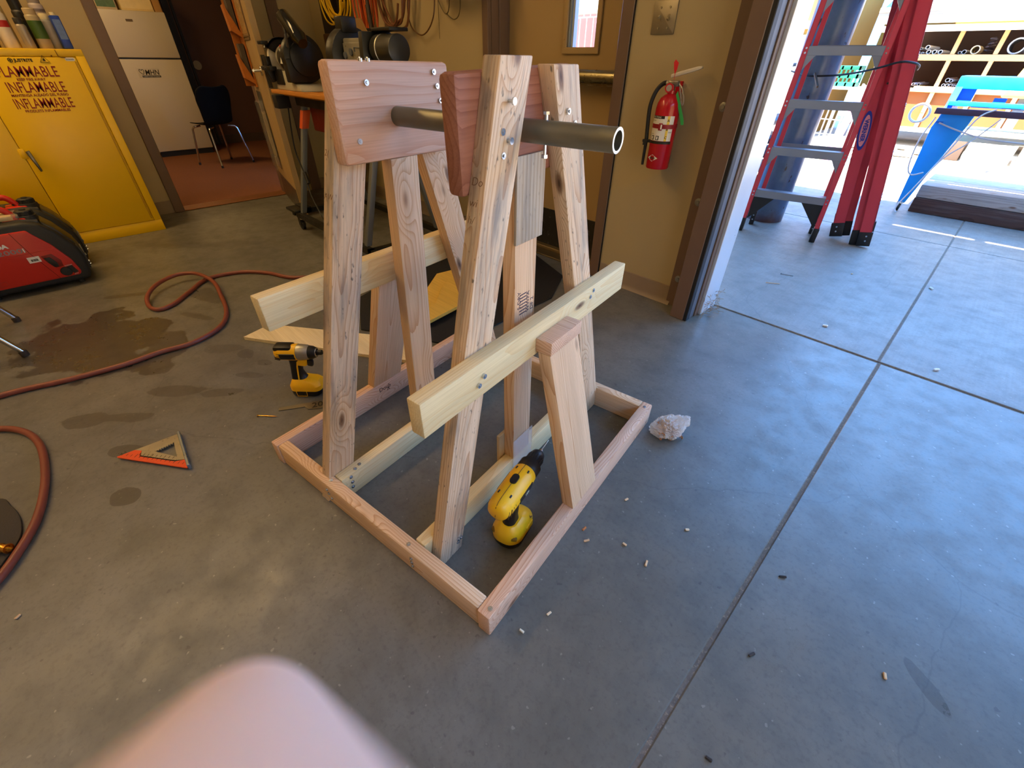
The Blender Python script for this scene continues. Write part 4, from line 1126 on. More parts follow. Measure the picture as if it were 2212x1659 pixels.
# ------------------------------------------------------------------ generators
M_GRED = P('generator_red', '#c22b20', 0.38, var=0.06)
M_GBLK = P('generator_black', '#202226', 0.55, var=0.15)
M_GDK = P('generator_grey', '#363a42', 0.5, var=0.12)
def generator(loc, label, extra):
    g = thing('generator', label, 'generator', loc=loc, group='portable generators in front of the yellow cabinet')
    # local x to the right end (along world +Y), local y towards the viewer's side face
    g.rotation_euler = (0, 0, PI / 2)
    Lx = 0.515
    prof = [(-Lx, 0.02), (-0.02, 0.02), (0.0, 0.06), (0.008, 0.15), (-0.002, 0.22), (-0.055, 0.315), (-0.10, 0.365), (-0.16, 0.385), (-Lx + 0.03, 0.385), (-Lx, 0.34)]
    b = MB(); b.prism(prof, -0.135, 0.135, 'Y', bevel=0.020, seg=3); b.build('end_housing', M_GBLK, g)
    side = [(-Lx + 0.03, 0.058), (-0.055, 0.058), (-0.043, 0.075), (-0.055, 0.15), (-0.10, 0.25), (-0.155, 0.325), (-0.165, 0.345), (-Lx + 0.03, 0.345)]
    for sy in (-1, 1):
        b = MB()
        b.prism(side, sy * 0.120, sy * 0.146, 'Y', bevel=0.008, seg=2)
        sp = b.build('side_panel', M_GRED, g)
        if sy < 0:
            b = MB(); b.tube([(-0.235, -0.1462, 0.345), (-0.205, -0.1462, 0.22), (-0.150, -0.1462, 0.06)], 0.0012, 6); b.build('panel_gap', P('dark_red_gap', '#4d0f0c', 0.6), sp)
            b = MB(); b.tube([(-Lx + 0.05, -0.146, 0.222), (-0.15, -0.146, 0.227), (-0.105, -0.146, 0.228)], 0.0022, 8); b.build('panel_rib', M_GRED, sp)
            b = MB(); b.prism([(-0.175, 0.200), (-0.125, 0.204), (-0.100, 0.160), (-0.105, 0.125), (-0.140, 0.122), (-0.162, 0.16)], -0.1475, -0.140, 'Y', bevel=0.002); b.build('starter_recess', P('deep_red', '#7d1812', 0.5), sp)
            b = MB(); b.prism([(-0.166, 0.188), (-0.140, 0.188), (-0.122, 0.150), (-0.124, 0.128), (-0.144, 0.128), (-0.158, 0.158)], -0.153, -0.146, 'Y', bevel=0.003); b.build('starter_grip', M_GBLK, sp)
            b = MB(); b.cyl((-0.108, -0.146, 0.092), (-0.108, -0.151, 0.092), 0.024, n=28, bevel=0.002); b.torus((-0.108, -0.1475, 0.092), 0.0255, 0.0015, axis='Y'); b.build('valve_knob', M_GBLK, sp)
            b = MB(); b.prism([(-0.096, 0.118), (-0.070, 0.121), (-0.056, 0.078), (-0.080, 0.072)], -0.1475, -0.146, 'Y'); b.build('knob_label', M_GBLK, sp)
            text('CHOKE RUN', 0.007, frame((-0.102, -0.1478, 0.121), (1, 0, 0.06), (0, 0, 1)), M_WHITE, sp, fit=0.034)
            text('STOP', 0.006, frame((-0.079, -0.1478, 0.066), (1, 0, 0.06), (0, 0, 1)), M_WHITE, sp, fit=0.018)
            text('HONDA', 0.030, frame((-0.405, -0.1463, 0.272), (1, 0, 0), (0, 0, 1)), M_WHITE, sp, fit=0.135, bold=0.0016, spacing=0.95)
            text('EU2000i', 0.034, frame((-0.395, -0.1463, 0.236), (1, 0, 0), (0, 0, 1)), P('silver_print', '#8d8688', 0.4), sp, fit=0.175, bold=0.0004)
            text('i', 0.034, frame((-0.226, -0.1465, 0.236), (1, 0, 0), (0, 0, 1)), M_WHITE, sp, bold=0.001)
            if extra:
                b = MB(); b.b2(-0.232, -0.180, -0.1472, -0.1462, 0.172, 0.205, 0.0, 1, M=Matrix.Rotation(0.0, 4, 'Y')); st = b.build('barcode_sticker', M_WHITE, sp)
                b = MB(); rr = random.Random(2)
                for k in range(11): b.b2(-0.220 + k * 0.0028, -0.2185 + k * 0.0028 + rr.random() * 0.001, -0.1476, -0.1472, 0.180, 0.192)
                b.build('barcode', M_INK2, sp)
                b = MB(); b.tube([(-0.40, -0.1465, 0.075), (-0.40, -0.1465, 0.10), (-0.37, -0.1465, 0.10), (-0.365, -0.1465, 0.078)], 0.0007, 5, closed=True); b.build('emblem', P('faint_print', '#8a4a44', 0.5), sp)
    b = MB()
    b.tube(spline([(-Lx + 0.05, 0, 0.37), (-Lx + 0.07, 0, 0.425), (-Lx + 0.12, 0, 0.438), (-0.26, 0, 0.442), (-0.215, 0, 0.437), (-0.190, 0, 0.405), (-0.175, 0, 0.375)], 5), 0.017, 12)
    b.box((-0.19, 0, 0.375), (0.10, 0.11, 0.03), None, 0.008)
    b.build('carry_handle', M_GRED, g)
    b = MB(); b.cyl((-0.197, -0.018, 0.398), (-0.197, -0.021, 0.398), 0.006, n=12); b.build('handle_bolt', M_GBLK, g)
    b = MB(); b.lathe([(0, 0.375), (0.050, 0.375), (0.046, 0.395), (0.038, 0.398), (0.038, 0.420), (0.034, 0.424), (0.016, 0.424), (0.014, 0.430), (0, 0.430)], 24, M=Matrix.Translation((-0.135, 0.0, 0.0)))
    for k in range(12): b.box((-0.135 + 0.038 * math.cos(k * PI / 6), 0.038 * math.sin(k * PI / 6), 0.409), (0.006, 0.006, 0.02), (0, 0, k * PI / 6), 0.001)
    b.build('fuel_cap', M_GBLK, g)
    b = MB(); b.prism([(-0.245, 0.385), (-0.165, 0.388), (-0.095, 0.372), (-0.095, 0.355), (-0.235, 0.355)], -0.075, 0.075, 'Y', bevel=0.008); b.build('tank_cover', M_GDK, g)
    b = MB(); b.prism([(-0.09, 0.372), (-0.05, 0.325), (0.004, 0.225), (-0.010, 0.22), (-0.09, 0.33)], -0.085, 0.085, 'Y', bevel=0.010); b.build('tool_cover', P('olive_black', '#2f2c25', 0.35), g)
    b = MB(); b.prism([(0.002, 0.215), (0.014, 0.15), (0.008, 0.07), (-0.01, 0.07), (-0.01, 0.215)], -0.10, 0.10, 'Y', bevel=0.004); pn = b.build('control_panel', M_GDK, g)
    for k, (y, z) in enumerate([(-0.065, 0.105), (-0.06, 0.085), (0.03, 0.12)]):
        MB().cyl((0.008, y, z), (0.016, y, z), 0.008, n=12).build('terminal', M_CHROME, pn)
    b = MB()
    for k in range(4): b.b2(0.010, 0.0145, -0.075 + 0.03 * k, -0.055 + 0.03 * k, 0.150, 0.185, 0.001, 1)
    b.build('panel_print', P('pale_print', '#77766c', 0.6, var=0.3), pn)
    for x in (-0.45, -0.07):
        for y in (-0.10, 0.10): MB().cyl((x, y, 0.0), (x, y, 0.024), 0.016, n=12).build('foot', M_BLACK, g)
    return g
generator((-3.795, -0.105, 0), 'red portable generator nearest the camera with a white barcode sticker', True)
generator((-4.125, -0.085, 0), 'red portable generator behind the one with the barcode sticker', False)
bg2 = thing('paper_bag', 'clear bag of folded papers tucked under the near generator handle', 'bag', M=frame((-3.80, -0.395, 0.388), (0, 1, 0), (-1, 0, 0)))
b = MB(); b.box((0, 0, 0.012), (0.20, 0.12, 0.022), None, 0.006); b.wob(0.006, 18, 3); b.build('papers', P('manual_paper', '#d8c08a', 0.8, var=0.2), bg2)
b = MB(); b.box((0.012, 0, 0.013), (0.235, 0.135, 0.027), None, 0.008, 3); b.wob(0.010, 22, 5); b.build('film', P('thin_film', '#e9e6e0', 0.1, trans=0.85, ior=1.1), bg2)

# chrome-legged chair that stands mostly out of view on the left
ch = thing('chrome_chair', 'chair with slanted chrome tube legs at the left edge beside the oil stain', 'chair', loc=(-3.05, -0.48, 0))
b = MB(); b.box((0, -0.36, 0.445), (0.42, 0.40, 0.035), None, 0.014, 3); b.build('seat', M_BLACK, ch)
b = MB(); b.box((0, -0.60, 0.70), (0.42, 0.03, 0.24), (0.15, 0, 0), 0.012, 3); b.build('backrest', M_BLACK, ch)
for (x0, y0, x1, y1) in ((-0.232, -0.008, -0.20, -0.18), (0.230, 0.006, 0.20, -0.18), (-0.22, -0.62, -0.19, -0.52), (0.22, -0.62, 0.19, -0.52)):
    b = MB(); b.tube([(x0, y0, 0.02), (x0 + (x1 - x0) * .9, y0 + (y1 - y0) * .9, 0.41), (x1, y1, 0.428)], 0.0125, 14); lg = b.build('leg', M_CHROME, ch)
    b = MB(); b.lathe([(0, 0), (0.016, 0), (0.0165, 0.020), (0.0135, 0.026), (0, 0.026)], 16, M=Matrix.Translation((x0, y0, 0))); b.build('foot_cap', P('dirty_foot_cap', '#3a2d22', 0.7), lg)

# ------------------------------------------------------------------ back room furniture
M_FRIDGE = P('fridge_white', '#cfc3a6', 0.4, var=0.03, vscale=3)
fr = thing('refrigerator', 'off-white top freezer refrigerator in the back room', 'refrigerator', loc=(-8.10, 1.45, 0))
b = MB(); b.b2(-0.66, -0.05, -0.335, 0.335, 0.05, 1.56, 0.008); b.build('body', M_FRIDGE, fr)
b = MB(); b.b2(-0.05, 0.0, -0.335, 0.335, 1.105, 1.56, 0.010); fd = b.build('freezer_door', M_FRIDGE, fr)
b = MB(); b.b2(-0.05, 0.0, -0.335, 0.335, 0.07, 1.090, 0.010); md = b.build('door', M_FRIDGE, fr)
b = MB(); b.b2(-0.05, -0.012, -0.325, 0.325, 1.088, 1.107); b.build('gasket', M_BLACK, fr)
b = MB(); b.b2(-0.05, -0.02, -0.32, 0.325, 0.005, 0.072); b.build('base_grille', M_BLACK, fr)
b = MB(); b.b2(0.0, 0.003, -0.10, -0.03, 1.455, 1.478, 0.001, 1); b.build('badge', P('badge_brown', '#6d5837', 0.4, 0.3), fd)
mg = thing('door_magnet', 'black and white lettered magnet on the lower refrigerator door', 'magnet', M=frame((-8.0985, 1.285, 0.93), (0, 1, 0), (0, 0, 1)))
b = MB(); b.b2(-0.035, 0.205, -0.030, 0.070, -0.001, 0.0, 0.0); b.build('sheet', M_FRIDGE, mg)
text('MHN', 0.078, frame((0.040, 0.0, 0.0002), (1, 0, 0), (0, 1, 0)), M_INK2, mg, fit=0.155, bold=0.001, shear=0.2)
b = MB(); b.b2(0.0, 0.20, -0.026, -0.006, 0.0, 0.0006); b.build('strip', M_INK2, mg)
text('A GREAT PLACE TO GROW', 0.014, frame((0.006, -0.021, 0.0008), (1, 0, 0), (0, 1, 0)), M_WHITE, mg, fit=0.185)
b = MB(); b.tube(spline([(0.018, 0.005, 0), (-0.012, 0.035, 0), (-0.006, 0.058, 0), (0.012, 0.048, 0), (0.02, 0.055, 0), (0.036, 0.048, 0), (0.030, 0.025, 0)], 4, True), 0.003, 6, closed=True); b.build('emblem', M_INK2, mg)
t = thing('storage_box', 'large cream box standing on top of the refrigerator', 'box', loc=(-8.30, 1.52, 1.56))
b = MB(); b.b2(-0.15, 0.17, -0.16, 0.17, 0, 0.36, 0.006); b.build('body', P('cream_card', '#e8cd8b', 0.7), t); b = MB(); b.b2(0.1701, 0.171, -0.15, 0.16, 0.02, 0.34); b.build('front_panel', P('pale_cream', '#efd79a', 0.7), t)
t = thing('printed_carton', 'green and red printed carton left of the cream box on the refrigerator', 'carton', loc=(-8.25, 1.22, 1.56))
b = MB(); b.b2(-0.12, 0.13, -0.10, 0.10, 0, 0.30, 0.005); b.build('body', P('carton_print', '#cdb78a', 0.6, var=0.2, vscale=8), t)
b = MB(); b.b2(0.1301, 0.131, -0.09, 0.09, 0.02, 0.10); b.build('green_band', P('carton_green', '#5f7a52', 0.6, var=0.5, vscale=40), t); b = MB(); b.b2(0.1301, 0.131, -0.02, 0.09, 0.10, 0.2); b.build('red_print', P('carton_red', '#b5512a', 0.6, var=0.5, vscale=30), t)
t = thing('cardboard_box', 'tan cardboard box at the right end of the refrigerator top', 'box', loc=(-8.28, 1.735, 1.56))
b = MB(); b.b2(-0.12, 0.16, -0.035, 0.04, 0, 0.30, 0.004); b.build('body', P('tan_card', '#b98a4a', 0.8), t)
M_SHELLCH = P('black_chair_shell', '#121110', 0.7, var=0.1, spec=0.15)
c2 = thing('shell_chair', 'black plastic shell chair with chrome legs in the back room', 'chair', loc=(-7.10, 1.66, 0), rz=math.radians(20))
b = MB()
# local -x is the seat front... the chair looks to the left of the doorway
N = 9
def shell_pts(path, half, bow):
    rows = []
    for (x, z), hw, bo in zip(path, half, bow):
        rows.append([Vector((x + bo * (abs(k / (N - 1) * 2 - 1) ** 2), hw * (k / (N - 1) * 2 - 1), z + 0.02 * abs(k / (N - 1) * 2 - 1) ** 3)) for k in range(N)])
    return rows
rows = shell_pts([(-0.23, 0.445), (-0.15, 0.455), (0.0, 0.445), (0.10, 0.445), (0.155, 0.47), (0.185, 0.54), (0.205, 0.64), (0.225, 0.74), (0.245, 0.82), (0.25, 0.845)], [0.17, 0.21, 0.21, 0.20, 0.19, 0.195, 0.22, 0.235, 0.20, 0.13], [0.03, 0.0, 0, 0, -0.02, -0.04, -0.05, -0.05, -0.04, -0.02])
vv = [[b.b.verts.new(p) for p in r] for r in rows]
for A, B2 in zip(vv, vv[1:]):
    for k in range(N - 1): b.b.faces.new((A[k], A[k + 1], B2[k + 1], B2[k]))
o = b.build('shell', M_SHELLCH, c2, smooth=80)
md2 = o.modifiers.new('solid', 'SOLIDIFY'); md2.thickness = 0.012
md3 = o.modifiers.new('sub', 'SUBSURF'); md3.levels = 1; md3.render_levels = 1
for sx, sy in ((-1, -1), (-1, 1), (1, -1), (1, 1)):
    b = MB(); b.tube([(sx * 0.12, sy * 0.10, 0.435), (sx * 0.15, sy * 0.17, 0.425), (sx * 0.165, sy * 0.185, 0.40), (sx * 0.22, sy * 0.225, 0.012)], 0.0115, 10); lg = b.build('leg', M_CHROME, c2)
    MB().cyl((sx * 0.221, sy * 0.226, 0.004), (sx * 0.219, sy * 0.224, 0.03), 0.014, n=12).build('foot_cap', M_BLACK, lg)

# ------------------------------------------------------------------ rolling stand with grinder and belt sander
GS = Matrix.Translation((-3.2, 1.5, 0))
M_DKSTEEL = P('dark_steel_tube', '#24231f', 0.45, 0.5)
M_GSTEEL = P('grey_painted_tube', '#6d7276', 0.45, 0.3)
gs = thing('rolling_stand', 'rolling tool stand with grey legs and wooden top in front of the back wall', 'tool stand', M=GS)
b = MB()
b.b2(-0.60, 0.62, -0.25, -0.21, 0.10, 0.14); b.b2(-0.68, 0.62, 0.35, 0.39, 0.10, 0.14)
b.b2(-0.68, -0.64, -0.25, 0.39, 0.10, 0.14); b.b2(0.56, 0.60, -0.25, 0.39, 0.10, 0.14)
b.b2(-0.74, -0.56, -0.27, -0.19, 0.135, 0.155, 0.003); b.b2(-0.80, -0.64, -0.17, -0.10, 0.10, 0.15, 0.003)
b.build('base_frame', M_DKSTEEL, gs)
for x, y in ((-0.58, -0.24), (0.56, -0.24), (-0.62, 0.40), (0.56, 0.40)):
    b = MB(); b.cyl((x, y - 0.0, 0.037), (x, y + 0.026, 0.037), 0.037, n=24, bevel=0.004); cs = b.build('caster', M_BLACK, gs)
    b = MB(); b.b2(x - 0.02, x + 0.02, y - 0.006, y - 0.003, 0.035, 0.10); b.b2(x - 0.02, x + 0.02, y + 0.029, y + 0.032, 0.035, 0.10); b.b2(x - 0.025, x + 0.025, y - 0.006, y + 0.032, 0.095, 0.103); b.b2(x + 0.03, x + 0.055, y + 0.005, y + 0.02, 0.05, 0.065)
    b.build('fork', M_DKSTEEL, cs)
for x in (-0.53, 0.50):
    for y0, y1 in ((-0.21, 0.0), (0.36, 0.14)):
        b = MB(); b.prism([(y0 - 0.019, 0.14), (y0 + 0.019, 0.14), (y1 + 0.019, 0.86), (y1 - 0.019, 0.86)], x - 0.019, x + 0.019, 'X', bevel=0.003); lg = b.build('leg', M_GSTEEL, gs)
        if x < 0: 
            b = MB(); b.prism([(y0 + (y1 - y0) * .80 - 0.026, 0.715), (y0 + (y1 - y0) * .80 + 0.026, 0.715), (y1 * .98 + 0.030, 0.83), (y1 * .98 - 0.030, 0.83)], x - 0.026, x + 0.026, 'X', bevel=0.004); b.build('leg_sleeve', P('sleeve_orange', '#d85a26', 0.45), lg)
b = MB(); b.b2(-0.60, 0.58, -0.03, 0.16, 0.855, 0.915, 0.004); b.b2(-0.80, -0.72, -0.12, -0.02, 0.83, 0.915, 0.006); b.build('head_rail', M_BLACK, gs)
b = MB(); b.b2(-0.50, -0.20, 0.02, 0.14, 0.70, 0.855, 0.01); b.build('motor_box', P('dull_red_box', '#6b1c16', 0.5), gs)
b = MB(); b.b2(-0.72, 0.90, -0.14, 0.30, 0.930, 0.952, 0.003); b.b2(-0.70, 0.70, -0.06, 0.20, 0.912, 0.930); b.build('wooden_top', wood('amber_board', lin('#d08b38'), lin('#93571c'), knots=0.3, ring=40), gs)
b = MB(); b.tube(spline([(-0.42, -0.16, 0.86), (-0.47, -0.17, 0.6), (-0.40, -0.17, 0.42), (-0.30, -0.20, 0.30), (-0.1, -0.22, 0.15)], 6), 0.005, 8); b.cyl((-0.405, -0.17, 0.45), (-0.36, -0.175, 0.38), 0.013, n=10); b.build('power_cord', M_BLACK, gs)

M_GRY = P('tool_grey_enamel', '#8f8a7a', 0.35, var=0.06)
gr = thing('bench_grinder', 'bench grinder with a white wheel on the left end of the rolling stand', 'bench grinder', M=Matrix.Translation((-3.70, 1.50, 0.952)))
b = MB(); b.prism([(-0.20, 0), (0.24, 0), (0.20, 0.035), (0.10, 0.05), (0.07, 0.11), (-0.09, 0.11), (-0.12, 0.05), (-0.18, 0.035)], -0.10, 0.10, 'Y', bevel=0.008); b.build('base', P('tool_light_grey', '#a8a392', 0.4), gr)
b = MB(); b.b2(-0.15, -0.02, -0.108, -0.10, 0.03, 0.12, 0.004); b.build('switch_plate', M_TBLK, gr)
b = MB(); b.cyl((-0.15, 0, 0.18), (0.10, 0, 0.18), 0.075, n=32, bevel=0.008); b.build('motor', M_GRY, gr)
b = MB(); b.cyl((-0.11, 0, 0.18), (0.02, 0, 0.18), 0.0762, n=32); b.build('motor_band', P('band_dark', '#2d2a24', 0.35), gr)
text('RIKON', 0.030, frame((-0.10, -0.0765, 0.155), (1, 0, 0), (0, 0, 1)), M_WHITE, gr) if False else None
b = MB(); b.b2(-0.08, 0.00, -0.055, -0.02, 0.238, 0.2535, 0.004); b.build('red_label', P('label_red', '#b5402a', 0.4), gr)
b = MB(); b.prism([(-0.075, 0.150), (-0.03, 0.150), (-0.05, 0.185), (-0.06, 0.165)], -0.0775, -0.0765, 'Y'); b.build('logo', M_WHITE, gr)
b = MB(); b.cyl((-0.235, 0, 0.18), (-0.205, 0, 0.18), 0.098, n=40, bevel=0.003); b.build('white_wheel', P('wheel_white', '#ddd4c0', 0.7), gr)
def guard(b, x0, x1, R, a0, a1):
    n = 18
    out = [(R * math.cos(a0 + (a1 - a0) * k / n), 0.18 + R * math.sin(a0 + (a1 - a0) * k / n)) for k in range(n + 1)]
    inn = [((R - 0.012) * math.cos(a0 + (a1 - a0) * k / n), 0.18 + (R - 0.012) * math.sin(a0 + (a1 - a0) * k / n)) for k in range(n + 1)][::-1]
    b.prism(out + inn, x0, x1, 'X')
    b.prism(out + [(0, 0.18)], x1 - 0.006, x1, 'X')
b = MB(); guard(b, -0.245, -0.185, 0.118, math.radians(-60), math.radians(150)); b.b2(-0.25, -0.18, -0.135, -0.085, 0.255, 0.275, 0.004); b.build('left_guard', M_TBLK, gr)
b = MB(); b.b2(-0.26, -0.10, -0.15, -0.10, 0.11, 0.135, 0.004); b.box((-0.17, -0.12, 0.09), (0.03, 0.05, 0.09), (0.3, 0, 0), 0.004); b.b2(-0.25, -0.18, -0.13, -0.10, 0.13, 0.19, 0.003); b.build('tool_rest', M_TBLK, gr)
b = MB(); b.cyl((0.10, 0, 0.18), (0.165, 0, 0.18), 0.135, n=44, bevel=0.010); b.cyl((0.165, 0, 0.18), (0.185, 0, 0.18), 0.10, n=40, bevel=0.006); b.prism([(-0.13, 0.05), (-0.02, 0.05), (0.0, 0.18), (-0.13, 0.18)], 0.10, 0.17, 'X', bevel=0.006); b.build('right_guard', M_TBLK, gr)
b = MB(); b.tube([(0.15, 0.0, 0.29), (0.24, -0.03, 0.30), (0.31, -0.05, 0.28)], 0.020, 12); b.cyl((0.29, -0.06, 0.285), (0.14, -0.07, 0.395), 0.044, 0.042, 28, bevel=0.012); b.cyl((0.33, -0.06, 0.255), (0.29, -0.06, 0.285), 0.030, 0.046, 24); b.cyl((0.14, -0.07, 0.395), (0.10, -0.072, 0.424), 0.006, n=8); b.build('work_light', P('glossy_black', '#0d0e10', 0.14), gr)
b = MB(); b.box((0.19, -0.10, 0.30), (0.02, 0.012, 0.13), (0, 0.3, 0), 0.003); b.build('eye_shield_arm', P('shield_grey', '#45484c', 0.3), gr)

bs = thing('belt_sander', 'grey bench belt sander with a black drum on the right of the rolling stand', 'belt sander', M=Matrix.Translation((-2.66, 1.50, 0.952)))
b = MB(); b.prism([(-0.32, 0), (0.40, 0), (0.36, 0.05), (-0.28, 0.05)], -0.09, 0.12, 'Y', bevel=0.008); b.b2(-0.12, 0.20, -0.03, 0.06, 0.04, 0.18, 0.006); b.build('base', M_GRY, bs)
b = MB(); b.cyl((-0.38, 0.02, 0.17), (-0.26, 0.02, 0.17), 0.075, n=28, bevel=0.006); b.build('motor', M_GRY, bs)
b = MB(); b.cyl((-0.26, 0.0, 0.19), (-0.17, 0.0, 0.19), 0.140, n=44, bevel=0.012); b.b2(-0.24, -0.16, -0.06, 0.03, 0.30, 0.37, 0.005); b.build('disc_guard', M_TBLK, bs)
b = MB(); b.b2(-0.17, 0.07, -0.065, 0.055, 0.14, 0.275, 0.008); b.b2(-0.16, 0.05, -0.075, -0.06, 0.10, 0.255, 0.005); b.build('belt_housing', P('sander_grey', '#8b887c', 0.3, 0.3), bs)
b = MB()
for (x, z) in ((-0.14, 0.20), (-0.07, 0.215)): MB().cyl((x, -0.075, z), (x, -0.083, z), 0.016, n=16).build('knob', M_GREYPL, bs)
b.tube([(-0.03, -0.077, 0.215), (-0.03, -0.077, 0.235), (0.03, -0.077, 0.232), (0.035, -0.077, 0.205)], 0.003, 6); b.build('knob_plate', M_GREYPL, bs)
b = MB(); b.cyl((0.12, -0.01, 0.225), (0.31, -0.01, 0.225), 0.064, n=40, bevel=0.018); b.build('drum', P('drum_black', '#2b2b2a', 0.32, var=0.1), bs)
b = MB(); b.torus((0.18, -0.01, 0.225), 0.0642, 0.0035, axis='X'); b.build('drum_ring', M_BRUSH, bs)
b = MB(); b.prism([(-0.10, 0.05), (0.06, 0.05), (0.09, 0.20), (0.085, 0.30), (-0.09, 0.30), (-0.10, 0.20)], 0.06, 0.10, 'X', bevel=0.006); b.b2(0.09, 0.27, -0.03, 0.08, 0.300, 0.315, 0.003); b.prism([(0.20, 0.0), (0.46, 0.0), (0.42, 0.12), (0.24, 0.12)], -0.08, 0.08, 'Y', bevel=0.006); b.build('work_rest', M_TBLK, bs)

# ------------------------------------------------------------------ cords, broom and wires on the back wall
def coil(name, label, cat, center, R, n, r, mat, seed, squash=(1.0, 1.3), spread=0.05, group=None, drop=0.0):
    rr = random.Random(seed)
    b = MB()
    pts = []
    for k in range(n * 14):
        t = 2 * PI * k / 14
        w = 1 + 0.16 * math.sin(t * 0.37 + seed) + 0.08 * rr.uniform(-1, 1)
        pts.append((center[0] + R * w * squash[0] * math.cos(t) + 0.02 * math.sin(t * 0.13), center[1] - 0.012 - spread * (0.5 + 0.5 * math.sin(t * 0.19 + seed)), center[2] + R * w * squash[1] * math.sin(t)))
    b.tube(spline(pts, 3), r, 8)
    return tag(b.build(name, mat), label, cat, group)
HK = 'cords hung on the back wall'
coil('extension_cord', 'bright yellow extension cord coiled high on the back wall', 'cord', (-4.13, 2.13, 1.53), 0.155, 10, 0.006, P('cord_yellow', '#e3b716', 0.4), 1, (1.0, 1.0), 0.06, HK)
coil('extension_cord', 'orange extension cord hanging in a long bundle beside the yellow one', 'cord', (-3.83, 2.22, 1.52), 0.10, 9, 0.0065, P('cord_orange', '#c9561c', 0.45), 2, (0.9, 2.9), 0.08, HK)
coil('extension_cord', 'brown extension cord hanging in wide loops right of the orange one', 'cord', (-3.50, 2.23, 1.52), 0.165, 4, 0.008, P('cord_brown', '#6b4022', 0.5), 3, (1.0, 1.25), 0.05, HK)
b = MB()
for k, (a, c) in enumerate([((-4.05, 1.34), (-3.98, 1.20)), ((-4.03, 1.34), (-3.96, 1.21))]): b.tube([(a[0], 2.15, a[1]), (c[0], 2.14, c[1])], 0.008, 8)
tag(b.build('strap', P('teal_webbing', '#1f7a6a', 0.6)), 'short teal strap hanging below the yellow cord', 'strap')
t = thing('tool_bag', 'dark canvas tool bag hanging on the wall behind the yellow cord', 'bag', loc=(-4.44, 2.215, 1.0))
b = MB(); b.b2(-0.16, 0.20, -0.05, 0.06, 0.0, 0.55, 0.03, 3); b.wob(0.015, 9, 2); b.build('body', P('dark_canvas', '#2b2118', 0.9, var=0.3, bump=0.4), t)
b = MB(); b.b2(-0.12, 0.18, -0.075, -0.05, 0.05, 0.30, 0.012, 2); b.wob(0.008, 12, 4); b.build('pocket', P('brown_canvas', '#5a3d1e', 0.9, var=0.3, bump=0.4), t)
b = MB(); b.tube(spline([(-0.10, 0, 0.54), (-0.08, -0.01, 0.75), (0.12, -0.01, 0.75), (0.14, 0, 0.54)], 6), 0.014, 8); b.build('handle', M_BLACK, t)
bm_ = thing('push_broom', 'dark push broom hanging head down on the back wall above the belt sander', 'broom', loc=(-3.62, 2.04, 1.26))
b = MB(); b.cyl((0.02, 0.03, 0.05), (-0.14, 0.09, 0.95), 0.012, n=14); b.cyl((0.02, 0.03, 0.04), (-0.01, 0.04, 0.18), 0.017, n=14); b.build('handle', P('dark_handle', '#2e2016', 0.5), bm_)
b = MB(); b.b2(-0.19, 0.22, -0.02, 0.05, 0.0, 0.05, 0.006); b.build('head', M_TBLK, bm_)
b = MB()
for k in range(40): b.box((-0.18 + k * 0.01, 0.015, -0.03), (0.007, 0.05, 0.07), (0, random.uniform(-.08, .08), 0))
b.build('bristles', P('bristle_black', '#1c1c1c', 0.9), bm_)
t = thing('cardboard_flap', 'tan card leaning against the wall behind the belt sander', 'card', M=Matrix.Translation((-3.15, 1.80, 1.20)))
b = MB(); b.prism([(-0.20, -0.25), (0.12, -0.25), (0.0, 0.02), (-0.10, 0.14), (-0.20, 0.15)], 0.0, 0.006, 'Y'); b.build('sheet', P('tan_sheet', '#8a6a3c', 0.8), t)
M_WIRE = P('brown_wire', '#5d3d1c', 0.45)
wr = MB()
wr.tube(spline([(-3.29, 2.25, 1.75), (-3.34, 2.25, 1.55), (-3.375, 2.245, 1.42), (-3.34, 2.24, 1.32), (-3.22, 2.24, 1.272), (-3.10, 2.24, 1.33), (-3.05, 2.245, 1.45), (-3.045, 2.25, 1.75)], 8), 0.0045, 8)
tag(wr.build('hanging_wire', M_WIRE), 'single brown wire hanging in a long loop on the back wall', 'wire')
wr = MB()
wr.tube(spline([(-3.03, 2.25, 1.80), (-3.02, 2.25, 1.50), (-3.03, 2.25, 1.25)], 6), 0.002, 6)
wr.tube(spline([(-3.03, 2.25, 1.46), (-2.98, 2.25, 1.40), (-2.94, 2.25, 1.375), (-2.91, 2.25, 1.40), (-2.90, 2.25, 1.48), (-2.91, 2.25, 1.8)], 6), 0.0035, 6)
wr.tube(spline([(-2.94, 2.255, 1.375), (-2.86, 2.25, 1.345), (-2.80, 2.25, 1.38), (-2.79, 2.25, 1.5), (-2.80, 2.25, 1.8)], 6), 0.003, 6)
tag(wr.build('hanging_wire', P('olive_wire', '#57482a', 0.5)), 'thin olive wires dangling right of the long brown loop', 'wire')
coil('dark_cable', 'dark tangled cable coil at the top edge left of the grey door', 'cable', (-2.80, 2.23, 1.60), 0.14, 6, 0.011, P('cable_dark', '#2c1c10', 0.5), 6, (1.3, 0.9), 0.07, HK)

